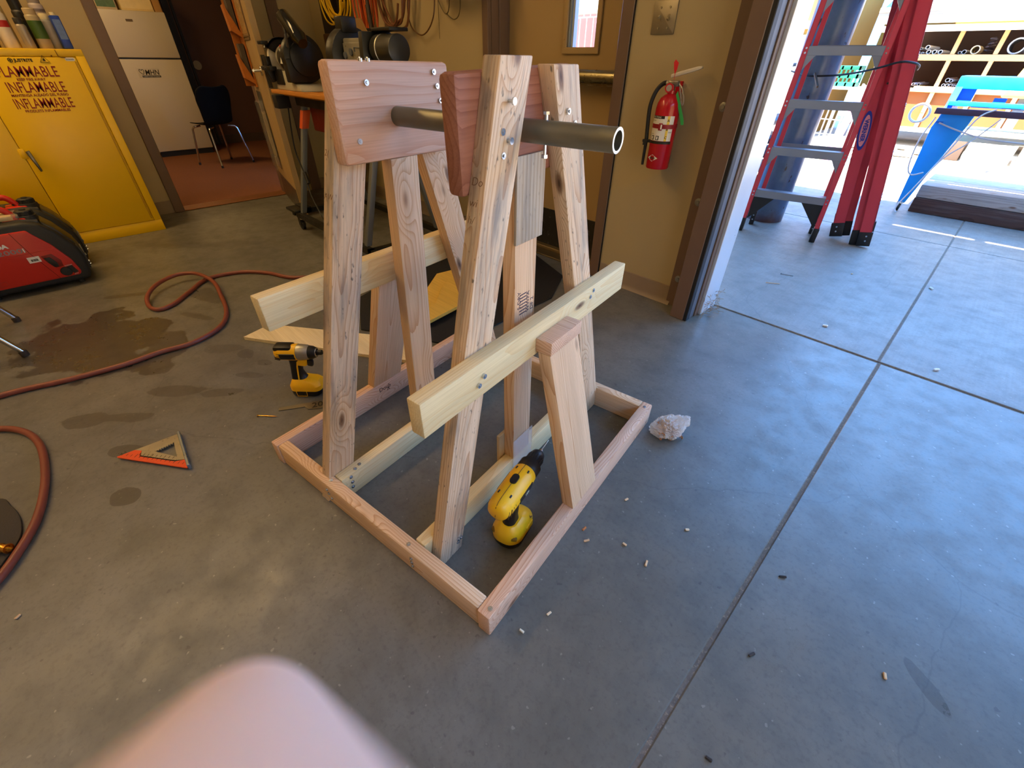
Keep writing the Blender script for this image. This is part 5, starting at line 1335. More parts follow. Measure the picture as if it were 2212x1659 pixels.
# ------------------------------------------------------------------ switch plate and extinguisher
sp = thing('switch_plate', 'steel double switch plate on the wall above the fire extinguisher', 'switch', M=frame((-1.351, WY, 1.303), (1, 0, 0), (0, 0, 1)))
b = MB(); b.prism(rrect(0.118, 0.118, 0.004), 0.0, 0.006, 'Z', bevel=0.002); b.build('plate', P('worn_nickel', '#8f8674', 0.4, 0.7, var=0.15, vscale=30), sp)
for x in (-0.023, 0.023):
    b = MB(); b.b2(x - 0.006, x + 0.006, -0.012, 0.012, 0.006, 0.007); b.box((x, 0.003 if x < 0 else -0.004, 0.012), (0.008, 0.010, 0.016), (0.5 if x < 0 else -0.5, 0, 0), 0.002); b.build('toggle', P('ivory_toggle', '#8d7d5e', 0.45), sp)
    for y in (-0.036, 0.036): MB().cyl((x, y, 0.006), (x, y, 0.0085), 0.0045, n=12).build('screw', M_BRUSH, sp)

fe = thing('fire_extinguisher', 'red fire extinguisher hanging on the cream wall beside the roll-up opening', 'fire extinguisher', loc=(-1.205, 2.205, 0.713), rz=math.radians(10))
M_FRED = P('extinguisher_red', '#b01420', 0.22, var=0.04, coat=0.3)
b = MB(); b.lathe([(0, 0.0), (0.052, 0.0), (0.056, 0.006), (0.056, 0.255), (0.053, 0.275), (0.043, 0.296), (0.028, 0.308), (0.018, 0.313), (0.018, 0.325), (0, 0.325)], 40); b.build('cylinder', M_FRED, fe)
def wrap(b, R, z0, z1, a0, a1, n=16):
    A = [b.b.verts.new((R * math.cos(a0 + (a1 - a0) * k / n), R * math.sin(a0 + (a1 - a0) * k / n), z0)) for k in range(n + 1)]
    B = [b.b.verts.new((R * math.cos(a0 + (a1 - a0) * k / n), R * math.sin(a0 + (a1 - a0) * k / n), z1)) for k in range(n + 1)]
    for k in range(n): b.b.faces.new((A[k], A[k + 1], B[k + 1], B[k]))
D = math.radians
b = MB(); wrap(b, 0.0563, 0.125, 0.228, D(180), D(330)); lb = b.build('label', P('label_white', '#d9d4c6', 0.4, var=0.1, vscale=60), fe)
b = MB(); wrap(b, 0.0566, 0.216, 0.228, D(190), D(282)); wrap(b, 0.0566, 0.112, 0.124, D(175), D(335)); b.build('black_band', M_INK2, lb)
b = MB(); wrap(b, 0.0566, 0.125, 0.228, D(296), D(308)); b.build('yellow_strip', P('label_yellow', '#e0b81e', 0.4), lb)
def curved(body, size, ang, z, mat, parent, R=0.0568, fit=None, bold=0.0):
    me = text_bm(body, size, bold=bold, depth=0.0)
    xs = [v.co.x for v in me.vertices]
    if not xs: return
    k = fit / (max(xs) - min(xs)) if fit else 1
    c = (max(xs) + min(xs)) / 2
    for v in me.vertices:
        a = D(ang) + (v.co.x - c) * k / R
        v.co = Vector((R * math.cos(a), R * math.sin(a), z + v.co.y))
    me.materials.clear(); me.materials.append(mat)
    o = bpy.data.objects.new('lettering', me); COL.objects.link(o); o.parent = parent
    return o
curved('INSTRUCTIONS', 0.010, 234, 0.2185, M_WHITE, lb, R=0.0570, fit=0.062)
for zz, w in ((0.205, 0.045), (0.150, 0.040)): curved('PULL PIN', 0.007, 225, zz, M_INK2, lb, fit=w * 0.6)
for ch_, a in (('A', 302), ): curved('A', 0.016, 302, 0.205, M_INK2, lb, bold=0.0004); curved('B', 0.016, 302, 0.170, M_INK2, lb, bold=0.0004); curved('C', 0.016, 302, 0.135, M_INK2, lb, bold=0.0004)
curved('AIM SQUEEZE', 0.006, 318, 0.19, M_INK2, lb, fit=0.018); curved('SWEEP', 0.006, 318, 0.16, M_INK2, lb, fit=0.016)
for a in (205, 235, 262):
    b = MB(); wrap(b, 0.0567, 0.128, 0.146, D(a - 8), D(a + 8), 4); b.build('pictogram', M_INK2, lb)
    b = MB(); wrap(b, 0.0569, 0.131, 0.143, D(a - 4), D(a + 3), 4); b.build('pictogram_mark', M_WHITE, lb)
b = MB(); wrap(b, 0.0575, 0.176, 0.194, D(150), D(390)); b.box((0.0, -0.060, 0.184), (0.018, 0.006, 0.030), None, 0.002); b.build('strap', P('strap_red', '#8c1620', 0.5), fe)
b = MB(); b.box((0.005, -0.064, 0.184), (0.006, 0.004, 0.020), None, 0.001); b.build('buckle', M_WHITE, fe)
b = MB(); pts = [(-18, 0), (0, 0.0125), (18, 0), (0, -0.0125)]
vs = [b.b.verts.new((0.0565 * math.cos(D(255 + a * 1.5)), 0.0565 * math.sin(D(255 + a * 1.5)), 0.050 + z)) for a, z in ((-19, 0), (-9.5, 0.0075), (0, 0.015), (9.5, 0.0075), (19, 0), (9.5, -0.0075), (0, -0.015), (-9.5, -0.0075))]
b.b.faces.new(vs); b.build('diamond_emblem', M_WHITE, fe)
curved('AMEREX', 0.009, 255, 0.047, M_INK2, fe, R=0.0572, fit=0.034, bold=0.0003)
b = MB(); b.cyl((0, 0, 0.318), (0, 0, 0.345), 0.015, n=16); b.box((0.004, 0, 0.352), (0.05, 0.026, 0.024), None, 0.005); b.build('valve', P('valve_metal', '#8b8580', 0.3, 0.9), fe)
b = MB(); b.cyl((-0.006, -0.012, 0.335), (-0.006, -0.026, 0.335), 0.019, n=24); b.build('gauge', M_FRED, fe); b = MB(); b.cyl((-0.006, -0.0262, 0.335), (-0.006, -0.027, 0.335), 0.013, n=20); b.build('gauge_face', P('gauge_face', '#9a8f84', 0.4), fe)
b = MB(); b.prism([(-0.012, 0.372), (0.035, 0.384), (0.105, 0.404), (0.118, 0.410), (0.117, 0.418), (0.10, 0.417), (0.03, 0.399), (-0.014, 0.385)], -0.011, 0.011, 'Y', bevel=0.002); b.build('carry_handle', P('handle_ivory', '#cfc5b2', 0.3, 0.3), fe)
b = MB(); b.tube(spline([(0.025, 0, 0.355), (0.05, -0.004, 0.33), (0.066, -0.006, 0.29), (0.064, -0.006, 0.272), (0.052, -0.004, 0.29), (0.032, 0, 0.35)], 5), 0.0035, 8); b.build('lever', P('lever_ivory', '#b9ae9b', 0.3, 0.5), fe)
b = MB(); b.tube(spline([(-0.018, 0, 0.352), (-0.045, 0, 0.350), (-0.072, -0.004, 0.32), (-0.088, -0.006, 0.26), (-0.082, -0.008, 0.17), (-0.076, -0.010, 0.12)], 7), 0.0095, 12); b.cyl((-0.076, -0.010, 0.125), (-0.074, -0.012, 0.008), 0.0085, 0.0065, 14); b.build('hose', M_BLACK, fe)
b = MB(); b.cyl((-0.012, 0, 0.352), (-0.030, 0, 0.352), 0.011, n=14); b.build('hose_ferrule', P('ferrule', '#b6ad9c', 0.3, 0.8), fe)
b = MB(); b.b2(-0.092, -0.050, -0.022, 0.0, 0.110, 0.122, 0.002); b.b2(-0.086, -0.066, -0.026, -0.022, 0.098, 0.120); b.build('hose_clip', M_BLACK, fe)
b = MB(); b.prism([(0.004, 0.385), (0.010, 0.405), (0.012, 0.428), (-0.004, 0.440), (-0.010, 0.430), (-0.004, 0.404)], -0.014, -0.0125, 'Y'); b.tube([(0.004, -0.013, 0.386), (0.006, -0.013, 0.365)], 0.001, 5); b.build('seal_tag', P('tag_red', '#c92028', 0.45), fe)
b = MB(); b.prism([(0.030, 0.312), (0.036, 0.325), (0.090, 0.215), (0.094, 0.196), (0.082, 0.194)], -0.020, -0.0188, 'Y'); b.build('inspection_tag', P('tag_green', '#2f9a4a', 0.5), fe)
b = MB(); b.box((0.0, 0.064, 0.30), (0.05, 0.02, 0.12), None, 0.002); b.build('wall_bracket', M_FRED, fe)

# ------------------------------------------------------------------ outside: column, ladders, cord
m = bpy.data.materials.new('blue_grey_column'); t = NT(m)
tcg = t.n('ShaderNodeTexCoord').outputs['Object']
sep = t.n('ShaderNodeSeparateXYZ'); t.l(tcg, sep.inputs[0])
ns = t.noise(tcg, 14, 5, 0.65)
c = t.mix(ns, lin('#3c5678'), lin('#58769a'))
chip = t.maprange(t.noise(t.mapping(tcg, scale=(1, 1, 0.5)), 22, 2), 0.68, 0.71)
c = t.mix(chip, c, lin('#2a2430'))
rust = t.math('MULTIPLY', t.maprange(t.math('ADD', sep.outputs[2], t.math('MULTIPLY', ns, 0.12)), 0.06, 0.16, 1, 0), 0.9)
c = t.mix(rust, c, lin('#4a2a20'))
pat = t.math('MULTIPLY', t.maprange(t.noise(t.mapping(tcg, loc=(0.4, 0.2, 0.3), scale=(5, 5, 1.4)), 1, 2), 0.66, 0.72), t.maprange(sep.outputs[2], 1.0, 1.15))
c = t.mix(pat, c, lin('#6b3a5a'))
t.l(c, t.b.inputs['Base Color']); t.b.inputs['Roughness'].default_value = 0.3
struct(MB().cyl((-1.29, 4.52, 0), (-1.29, 4.52, CZ), 0.150, n=48).build('column_canopy', m))
CX2 = MB(); 
for x in (2.6, 6.4): struct(MB().cyl((x, 4.52, 0), (x, 4.52, CZ), 0.150, n=32).build('column_canopy', m))

M_FG = P('red_fibreglass', '#c03a48', 0.45, var=0.06, vscale=20)
M_ALUL = P('ladder_aluminium', '#8d8f98', 0.42, 0.7, var=0.06)
def ladder(M, label, hgt, w0, w1, gap, rear_shift, lab=False, cat='ladder'):
    """step ladder; local x across, y towards the rear legs, z up"""
    L = thing('step_ladder', label, cat, M=M, group='red fibreglass step ladders by the column')
    lean = 0.10 * hgt / 2.4
    def fx_(s, z): return s * (w0 + (w1 - w0) * z / hgt)
    for s in (-1, 1):
        b = MB()
        x0, x1 = fx_(s, 0.09), fx_(s, hgt)
        y0, y1 = lean * 0.09 / hgt, lean
        for (dx, dy, sx, sy) in ((0, 0, 0.032, 0.004), (s * 0.014, 0.036, 0.004, 0.076), (0, 0.072, 0.032, 0.004)):
            vs = []
            for (X, Y, Z) in ((x0, y0, 0.07), (x1, y1, hgt)):
                for ax, ay in ((-1, -1), (1, -1), (1, 1), (-1, 1)):
                    vs.append(b.b.verts.new((X + dx + ax * sx / 2, Y + dy + ay * sy / 2, Z)))
            for q in ((0, 1, 2, 3), (7, 6, 5, 4), (0, 4, 5, 1), (1, 5, 6, 2), (2, 6, 7, 3), (3, 7, 4, 0)): b.b.faces.new([vs[k] for k in q])
        rl = b.build('front_rail', M_FG, L)
        b = MB(); b.box((fx_(s, 0.05), 0.036, 0.052), (0.040, 0.086, 0.104), None, 0.004); bt = b.build('rail_foot', M_BLACK, L)
        for z in (0.04, 0.075): MB().cyl((fx_(s, 0.05) + s * 0.020, 0.030, z), (fx_(s, 0.05) + s * 0.0225, 0.030, z), 0.006, n=12).build('rivet', M_SCREW, bt)
        # rear leg
        b = MB()
        xr0, xr1 = fx_(s, 0) * 0.86 + rear_shift, fx_(s, hgt) * 0.9 + rear_shift * 0.2
        b.tube([(xr0, lean * 0.2 + 0.10 + gap, 0.09), (xr1, lean + 0.11, hgt)], 0.001)
        b = MB()
        vs = []
        for (X, Y, Z) in ((xr0, 0.10 + gap, 0.08), (xr1, lean + 0.09, hgt)):
            for ax, ay in ((-1, -1), (1, -1), (1, 1), (-1, 1)): vs.append(b.b.verts.new((X + ax * 0.015, Y + ay * 0.024, Z)))
        for q in ((0, 1, 2, 3), (7, 6, 5, 4), (0, 4, 5, 1), (1, 5, 6, 2), (2, 6, 7, 3), (3, 7, 4, 0)): b.b.faces.new([vs[k] for k in q])
        b.build('rear_leg', M_FG, L)
        b = MB(); b.box((xr0, 0.10 + gap, 0.056), (0.036, 0.056, 0.112), None, 0.004); bt = b.build('rear_foot', M_BLACK, L)
        for z in (0.045, 0.08): MB().cyl((xr0, 0.072 + gap, z), (xr0, 0.0695 + gap, z), 0.006, n=12).build('rivet', M_SCREW, bt)
    nst = int((hgt - 0.1) / 0.305)
    for k in range(nst):
        z = 0.325 + 0.305 * k
        if z > hgt - 0.1: break
        y = lean * z / hgt
        xw = w0 + (w1 - w0) * z / hgt - 0.016
        b = MB(); b.b2(-xw, xw, y + 0.002, y + 0.078, z - 0.006, z, 0.001, 1); b.b2(-xw, xw, y - 0.001, y + 0.003, z - 0.052, z, 0.001, 1); b.b2(-xw, xw, y + 0.075, y + 0.078, z - 0.04, z)
        st = b.build('step', M_ALUL, L)
        for s in (-1, 1):
            if k: 
                b = MB(); b.prism([(s * xw, z - 0.05), (s * (xw - 0.06), z - 0.05), (s * (xw - 0.05), z - 0.06), (s * xw, z - 0.135)], y + 0.002, y + 0.006, 'Y'); b.build('step_gusset', M_ALUL, st)
            else:
                b = MB(); b.prism([(s * xw, z - 0.05), (s * (xw - 0.15), z - 0.05), (s * (xw - 0.02), 0.12), (s * xw, 0.10)], y + 0.004, y + 0.010, 'Y'); b.build('step_gusset', M_BLACK, st)
            for dz in (-0.012, -0.038): MB().cyl((s * (xw + 0.014), y - 0.002, z + dz), (s * (xw + 0.014), y - 0.0045, z + dz), 0.006, n=10).build('rivet', M_SCREW, st)
    for k in range(3):
        z = 0.62 + 0.61 * k
        if z > hgt - 0.15: break
        f = z / hgt
        xr = (w0 * 0.86 * (1 - f) + w1 * 0.9 * f)
        b = MB(); b.b2(-xr + rear_shift * (1 - f), xr + rear_shift * (1 - f), 0.10 + gap * (1 - f) + lean * f, 0.106 + gap * (1 - f) + lean * f, z - 0.018, z + 0.018); b.build('rear_brace', M_ALUL, L)
    b = MB(); b.b2(-w1 - 0.03, w1 + 0.03, lean - 0.01, lean + 0.13, hgt - 0.01, hgt + 0.07, 0.008); b.build('top_cap', M_FG, L)
    b = MB(); z = 1.05
    b.box((-w0 * 0.4, 0.10 + gap * 0.4, z), (0.012, 0.16 + gap * 0.8, 0.012), (0.25, 0, 0.2)); b.build('spreader', P('spreader_olive', '#574a3a', 0.5, 0.4), L)
    if lab:
        s = 1
        z = 0.74; x = fx_(1, z) + 0.014 + 0.0022
        tilt = Vector((w1 - w0, lean, hgt)).normalized()
        Ml = frame((x + 0.0006, 0.036 + lean * z / hgt, z), tilt, (0, -1, 0))
        b = MB(); b.prism([(0.125 * math.cos(2 * PI * k / 40), 0.033 * math.sin(2 * PI * k / 40)) for k in range(40)], -0.001, 0.0008, 'Z', M=Ml); o = b.build('oval_label', P('label_navy', '#1f3590', 0.4), L)
        b = MB(); b.prism([(0.100 * math.cos(2 * PI * k / 40), 0.023 * math.sin(2 * PI * k / 40)) for k in range(40)], 0.0008, 0.0011, 'Z', M=Ml); b.build('oval_inner', P('label_rose', '#d98d92', 0.4), L)
        text('WERNER', 0.034, Ml @ Matrix.Translation((0.072, 0.011, 0.0013)) @ Matrix.Rotation(PI, 4, 'Z'), P('label_navy', '#1f3590', 0.4), L, fit=0.145, bold=0.0015)
    return L
LM = frame((-1.03, 4.055, 0), (0.97, 0.24, 0), (-0.24, 0.97, 0))
ladder(LM, 'red step ladder whose grey steps face the shop, leftmost by the column', 2.45, 0.272, 0.195, 0.16, 0.02)
TL = Matrix.Rotation(-0.205, 4, 'Y')
LA = Matrix.Translation((-0.732, 4.53, 0.012)) @ TL @ frame((0, 0, 0), (0.18, -0.98, 0), (0.98, 0.18, 0))
ladder(LA, 'folded red ladder edge-on with a blue oval label, between the other two ladders', 2.45, 0.20, 0.15, 0.0, 0.0, lab=True)
TL = Matrix.Rotation(-0.165, 4, 'Y')
LB = Matrix.Translation((-0.448, 4.50, 0.012)) @ TL @ frame((0, 0, 0), (-0.14, 0.99, 0), (-0.99, -0.14, 0))
ladder(LB, 'folded red ladder edge-on, rightmost of the ladders by the column', 2.45, 0.20, 0.15, 0.0, 0.0)
def at_y(x, y, Y):
    d = CFW + CRT * ((x - 1106) / 919.7) - CUP * ((y - 829.5) / 919.7)
    return Vector((0, 0, CAM_H)) + d * (Y / d.y)
b = MB()
b.tube(spline([at_y(1700, 150, 4.55), at_y(1742, 163, 4.32), at_y(1800, 163, 4.32), at_y(1850, 157, 4.2), at_y(1900, 146, 4.08), at_y(1945, 134, 4.06), at_y(1975, 136, 4.10), at_y(1986, 142, 4.18), at_y(1982, 150, 4.35)], 6), 0.006, 8)
tag(b.build('tie_cord', M_BLACK), 'black cord tied around the ladders and the blue grey column', 'cord')
b = MB()
for k, (x0, y0, x1, y1) in enumerate([(1690, 145, 1640, 215), (1735, 148, 1690, 147), (1690, 160, 1625, 260)]):
    b.tube(spline([at_y(x0, y0, 4.9), at_y((x0 + x1) / 2 + 6, (y0 + y1) / 2 - 8, 4.9), at_y(x1, y1, 4.9)], 6), 0.014, 8)
tag(b.build('grey_conduit', P('grey_hose', '#8f9298', 0.5)), 'grey hoses looping behind the column on the left', 'hose')
b = MB()
rr = random.Random(8)
pts = []
for k in range(60):
    a = k * 0.55
    pts.append((-1.78 + 0.16 * math.cos(a) + 0.03 * math.sin(k * 1.3), 5.05 + 0.14 * math.sin(a), 0.05 + 0.0115 * k))
b.tube(spline(pts, 4), 0.036, 10)
tag(b.build('hose_pile', P('navy_hose', '#1c2338', 0.4, var=0.3)), 'tall pile of dark blue hose behind the column', 'hose')
b = MB(); b.box((-1.72, 5.0, 0.87), (0.16, 0.14, 0.16), (0.3, 0.2, 0.4), 0.03, 3)
tag(b.build('bucket_lid', P('bright_blue', '#3f6fd0', 0.4)), 'small blue plastic lid on top of the dark hose pile', 'lid')

# ------------------------------------------------------------------ blue machine, timbers
M_BLUE = P('machine_blue', '#1596e6', 0.4, var=0.05, dirt=((0.12, 0.3, 0.6), 12, 0.74))
M_BLUE2 = P('machine_deep_blue', '#1463b8', 0.45)
W_BIRCHY = P('cream_shelf_wood', '#e6d2ac', 0.7, var=0.08)
mb_ = thing('blue_bending_machine', 'blue steel bench machine with a tapered leg on a caster in the yard', 'machine', loc=(-0.5, 5.80, 0))
b = MB(); b.prism([(-0.020, 0.075), (0.035, 0.075), (0.175, 0.735), (0.19, 0.84), (-0.03, 0.84), (-0.06, 0.70)], -0.025, 0.025, 'Y', bevel=0.004); lg = b.build('leg', M_BLUE, mb_)
b = MB(); b.prism([(-0.020, 0.075), (0.035, 0.075), (0.175, 0.735), (0.19, 0.84), (-0.03, 0.84), (-0.06, 0.70)], 0.60, 0.65, 'Y', bevel=0.004, M=Matrix.Translation((3.2, 0, 0))); b.build('leg', M_BLUE, mb_)
for X in (0, 3.2):
    b = MB(); b.cyl((X - 0.012, 0.0 if X == 0 else 0.62, 0.032), (X + 0.014, 0.0 if X == 0 else 0.62, 0.032), 0.032, n=20, bevel=0.003); w = b.build('caster', M_BLACK, mb_)
    b = MB(); y0 = 0.0 if X == 0 else 0.62; b.b2(X - 0.018, X - 0.014, y0 - 0.02, y0 + 0.02, 0.025, 0.085); b.b2(X + 0.016, X + 0.020, y0 - 0.02, y0 + 0.02, 0.025, 0.085); b.b2(X - 0.022, X + 0.026, y0 - 0.026, y0 + 0.026, 0.072, 0.085); b.build('fork', M_CHROME, w)
b = MB(); b.b2(-0.045, 3.42, 0.05, 0.42, 0.985, 1.075, 0.008); b.build('top_beam', M_BLUE, mb_)
b = MB(); b.prism([(-0.03, 0.74), (0.0, 0.80), (0.05, 1.0), (0.40, 1.0), (0.50, 0.80), (0.50, 0.74)], -0.045, 0.005, 'X'); b.build('end_plate', M_BLUE2, mb_)
b = MB()
b.b2(0.0, 0.10, 0.09, 0.11, 0.86, 0.99); b.b2(0.24, 0.32, 0.09, 0.11, 0.86, 0.93); b.b2(0.44, 3.42, 0.09, 0.11, 0.86, 0.90); b.build('slotted_web', M_BLUE2, mb_)
b = MB(); b.b2(-0.03, 3.42, -0.01, 0.05, 0.868, 0.90, 0.003); b.build('front_bar', M_BLUE, mb_)
b = MB(); b.b2(-0.085, 3.42, -0.075, -0.03, 0.805, 0.850, 0.003); b.build('dark_bar', P('dark_brown_bar', '#4a3a44', 0.5, 0.2), mb_)
b = MB(); b.torus((-0.19, -0.02, 0.80), 0.068, 0.010, axis='Y', n=36); b.build('hand_wheel', M_WHITE, mb_)
b = MB(); b.b2(0.12, 3.42, 0.12, 0.40, 0.855, 0.875); b.build('work_table', P('pale_grey_plate', '#cfd0d2', 0.5), mb_)
b = MB(); b.b2(0.10, 3.42, 0.16, 0.55, 0.60, 0.69, 0.006); b.build('lower_shelf', W_BIRCHY, mb_)
b = MB()
b.tube(spline([(0.30, -0.08, 0.86), (0.22, -0.10, 0.80), (0.17, -0.10, 0.62), (0.12, -0.10, 0.45), (0.05, -0.12, 0.22), (-0.0, -0.14, 0.06), (0.02, -0.16, 0.012)], 7), 0.006, 8)
b.tube(spline([(0.36, -0.08, 0.80), (0.25, -0.10, 0.62), (0.14, -0.11, 0.48), (0.06, -0.12, 0.25)], 7), 0.005, 8)
b.tube(spline([(-0.06, -0.06, 0.78), (-0.09, -0.08, 0.60), (-0.07, -0.09, 0.40), (-0.02, -0.10, 0.33), (0.06, -0.11, 0.36)], 7), 0.006, 8)
b.tube(spline([(-0.02, -0.04, 0.74), (0.15, -0.05, 0.69), (0.35, -0.05, 0.65), (0.7, -0.05, 0.64)], 6), 0.006, 8)
tag(b.build('power_cord', P('pale_grey_cord', '#b8b4b2', 0.5)), 'pale grey cords hanging from the blue machine to the ground', 'cord').location = (-0.5, 5.80, 0)
W_TIM = wood('weathered_timber', lin('#b9b0a6'), lin('#8a7f78'), ring=24, stain=0.35, knots=0.5, pith=0.1)
W_TIMD = wood('dark_creosote_timber', lin('#5b4238'), lin('#3c2820'), ring=24, stain=0.35, knots=0.4, pith=0.1)
k = 0
for row, (z0, z1) in enumerate(((0.0, 0.128), (0.130, 0.240))):
    for j in range(3):
        y0 = 5.835 + j * 0.40 + 0.012 * row
        M = Matrix.Translation((1.06, y0 + 0.195, (z0 + z1) / 2))
        b = MB(); b.box((0, 0, 0), (2.95, 0.385, z1 - z0), None, 0.008)
        lb = ['dark brown timber at the bottom front of the timber stack', 'dark brown timber hidden mid depth at the bottom of the timber stack', 'dark brown timber at the bottom rear of the timber stack',
              'grey timber on top at the front of the timber stack', 'grey timber in the middle of the top layer of the stack', 'grey timber at the rear of the top layer of the stack'][k]
        tag(b.build('timber', W_TIMD if row == 0 else W_TIM, M=M), lb, 'timber', 'stacked timbers by the blue machine'); k += 1

# ------------------------------------------------------------------ far side of the yard
M_CONC = P('white_concrete', '#d9d6d0', 0.8, var=0.05, vscale=5)
for k, (x0, x1, y0, y1, z1, lb) in enumerate([(-0.42, 0.10, 9.7, 10.45, 0.32, 'white concrete block, leftmost behind the blue machine'), (0.16, 1.0, 9.6, 10.45, 0.34, 'white concrete block right of the leftmost one behind the machine')]):
    tag(MB().b2(x0, x1, y0, y1, 0, z1, 0.012).build('concrete_block', M_CONC), lb, 'block', 'concrete blocks in the yard')
b = MB(); b.b2(-0.66, -0.45, 9.75, 10.2, 0, 0.30, 0.01); tag(b.build('dark_crate', P('shadow_brown', '#4b3c34', 0.8)), 'low dark crate left of the white concrete blocks', 'crate')
rr = random.Random(21)
PLX = ['nearest the ladders', 'second from the ladders', 'lying flat mid way along the scatter', 'under the shovel handles', 'just left of the blue leg', 'seen behind the blue leg', 'tilted beside the dark crate', 'in front of the dark crate', 'nearest the concrete blocks']
for k in range(9):
    x = -2.0 + 0.145 * k; y = 9.55 + (k % 3) * 0.42
    b = MB(); b.box((0, 0, 0.02), (0.34, 0.16, 0.03), (rr.uniform(-.06, .06), rr.uniform(-.08, .08), rr.uniform(-.3, .3)), 0.004)
    o = b.build('pale_board', M_CONC); o.location = (x, y, 0.012); tag(o, 'pale scrap board on the yard, ' + PLX[k], 'board', 'scrap boards strewn below the pipe rack')
W_RACK = wood('rack_lumber', lin('#e0b07a'), lin('#b9834e'), ring=30, knots=0.5)
RY = 11.0
rk = thing('pipe_rack', 'long wooden rack of cubby shelves for pipe across the yard', 'rack', loc=(0, RY, 0))
b = MB()
for z0, z1 in ((1.20, 1.28), (0.78, 0.86)): b.b2(-2.0, 3.2, -0.06, 0.0, z0, z1, 0.004); b.b2(-2.0, 3.2, 0.0, 1.2, z0 + 0.02, z0 + 0.04)
b.build('shelf', W_RACK, rk)
PX = [-2.0, -1.30, -0.79, -0.28, 0.23, 0.74, 1.25, 1.76, 2.27, 2.78, 3.2]
for x in PX:
    b = MB(); b.b2(x, x + 0.055, -0.05, 0.01, 0.28, 1.64); b.build('post', W_RACK, rk)
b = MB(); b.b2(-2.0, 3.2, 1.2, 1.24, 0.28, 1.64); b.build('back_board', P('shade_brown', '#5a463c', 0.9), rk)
b = MB(); b.b2(-2.0, 3.2, 0.02, 0.05, 0.28, 0.78); b.build('skirt_board', P('shaded_plywood', '#7d4b25', 0.8, var=0.1), rk)  # brown plywood, its base colour darkened to imitate shade on the skirt
b = MB(); b.b2(-2.0, 3.2, -0.10, 1.2, 0.22, 0.28); b.build('base_board', P('pale_sill', '#b9bcc4', 0.8), rk)
b = MB(); b.b2(-2.4, 3.6, -0.30, -0.24, 1.56, 1.64, 0.003); b.b2(-2.4, 3.6, -0.38, -0.32, 1.66, 1.76, 0.003); b.build('fascia', P('fascia_white', '#efeeec', 0.6), rk)
b = MB(); b.prism([(-0.42, 1.76), (-0.42, 1.80), (2.4, 2.75), (2.4, 2.68)], -2.4, 3.6, 'X'); b.build('rack_roof', P('grey_shingle', '#9aa0a8', 0.9, var=0.2, vscale=9), rk)
b = MB(); b.b2(-2.4, 3.6, -0.46, -0.40, 1.80, 1.86, 0.003); b.build('gutter', P('gutter_taupe', '#a09a8e', 0.6), rk)
M_PVC = P('pvc_white', '#dfe2e6', 0.4, var=0.08)
M_PGREY = P('pipe_grey', '#a7abb2', 0.4, 0.3)
rr = random.Random(31)
BAYN = ['left end', 'second', 'third', 'fourth', 'fifth']
cnt = 0
SIZEW = {0.014: 'thin', 0.020: 'slim', 0.028: 'medium', 0.06: 'wide', 0.075: 'very wide'}
def rack_pipe(x, z, r, L, mt, lb, yaw=0.0, hollow=True):
    b = MB()
    Mx = Matrix.Translation((x, RY - 0.03 + L / 2, z)) @ Matrix.Rotation(yaw, 4, 'Z') @ RX90
    b.lathe([(r, -L / 2), (r, L / 2), (r * 0.82, L / 2), (r * 0.82, -L / 2), (r, -L / 2)], 18, M=Mx)
    tag(b.build('pipe_length', mt), lb, 'pipe', 'pipes lying in the yard rack')
for bay, xs in enumerate(((-1.92, -1.33), (-1.22, -0.82), (-0.71, -0.31))):
    for shelf, zb, nm in ((0, 1.28, 'upper'), (1, 0.86, 'lower')):
        n = (11, 2, 4)[bay] if shelf == 0 else (3, 9, 7)[bay]
        for k in range(n):
            r = rr.choice((0.014, 0.020, 0.028)) if not (shelf == 0 and bay == 2 and k == 0) else 0.10
            per = 7
            wbay = xs[1] - xs[0] - 0.06
            x = xs[0] + 0.03 + wbay * ((k % per) + 0.5 * (k // per % 2) + (0 if not (shelf == 1 and bay == 0) else 3)) / per
            if shelf == 0 and bay == 2: x = xs[0] + (0.14 if k == 0 else 0.22 + 0.058 * k)
            z = zb + 0.002 + (k // per) * 0.060 + r
            mt = M_PVC if rr.random() < 0.6 else M_PGREY
            rack_pipe(x, z, r, rr.uniform(0.85, 1.05), mt, 'pale pipe lying in the %s row of the rack, %s bay' % (nm, ('left', 'middle', 'right')[bay]) if r < 0.09 else 'large black rimmed pipe in the right upper bay of the rack', 0.0)
rack_pipe(-1.02, 1.337, 0.055, 0.5, P('cream_tube', '#e2d2ac', 0.6), 'thick cream tube in the middle upper bay of the rack', 0.0)
rack_pipe(-1.80, 0.927, 0.065, 0.7, P('orange_tube', '#e0b497', 0.5), 'thick pinkish tube in the left lower bay of the rack', 0.0)
b = MB(); b.tube(spline([(-0.88 + 0.05 * math.sin(k * 2.1), RY + 0.2 + 0.12 * math.cos(k * 1.7), 1.31 + 0.012 * k) for k in range(16)], 3), 0.012, 6)
tag(b.build('chain_heap', P('dark_chain', '#4f434a', 0.6)), 'dark heap of chain in the middle upper bay of the rack', 'chain')
for k, (x0, x1, nm) in enumerate(((-1.66, -1.34, 'orange wooden handle leaning under the rack on the right'), (-1.78, -1.40, 'pale wooden handle leaning under the rack on the left'))):
    b = MB(); b.cyl((x0 - 0.10, RY - 0.52 + 0.06 * k, 0.02), (x0 + 0.05, RY - 0.10, 0.88), 0.020, n=10)
    tag(b.build('long_handle', P('handle_wood_%d' % k, ('#c47a3a', '#e3b98a')[k], 0.6)), nm, 'handle')
ym = thing('yellow_machine', 'yellow upright machine with grey levers behind the blue bench machine', 'machine', loc=(-0.24, 8.6, 0))
M_MYEL = P('machine_yellow', '#f0cc5a', 0.5)
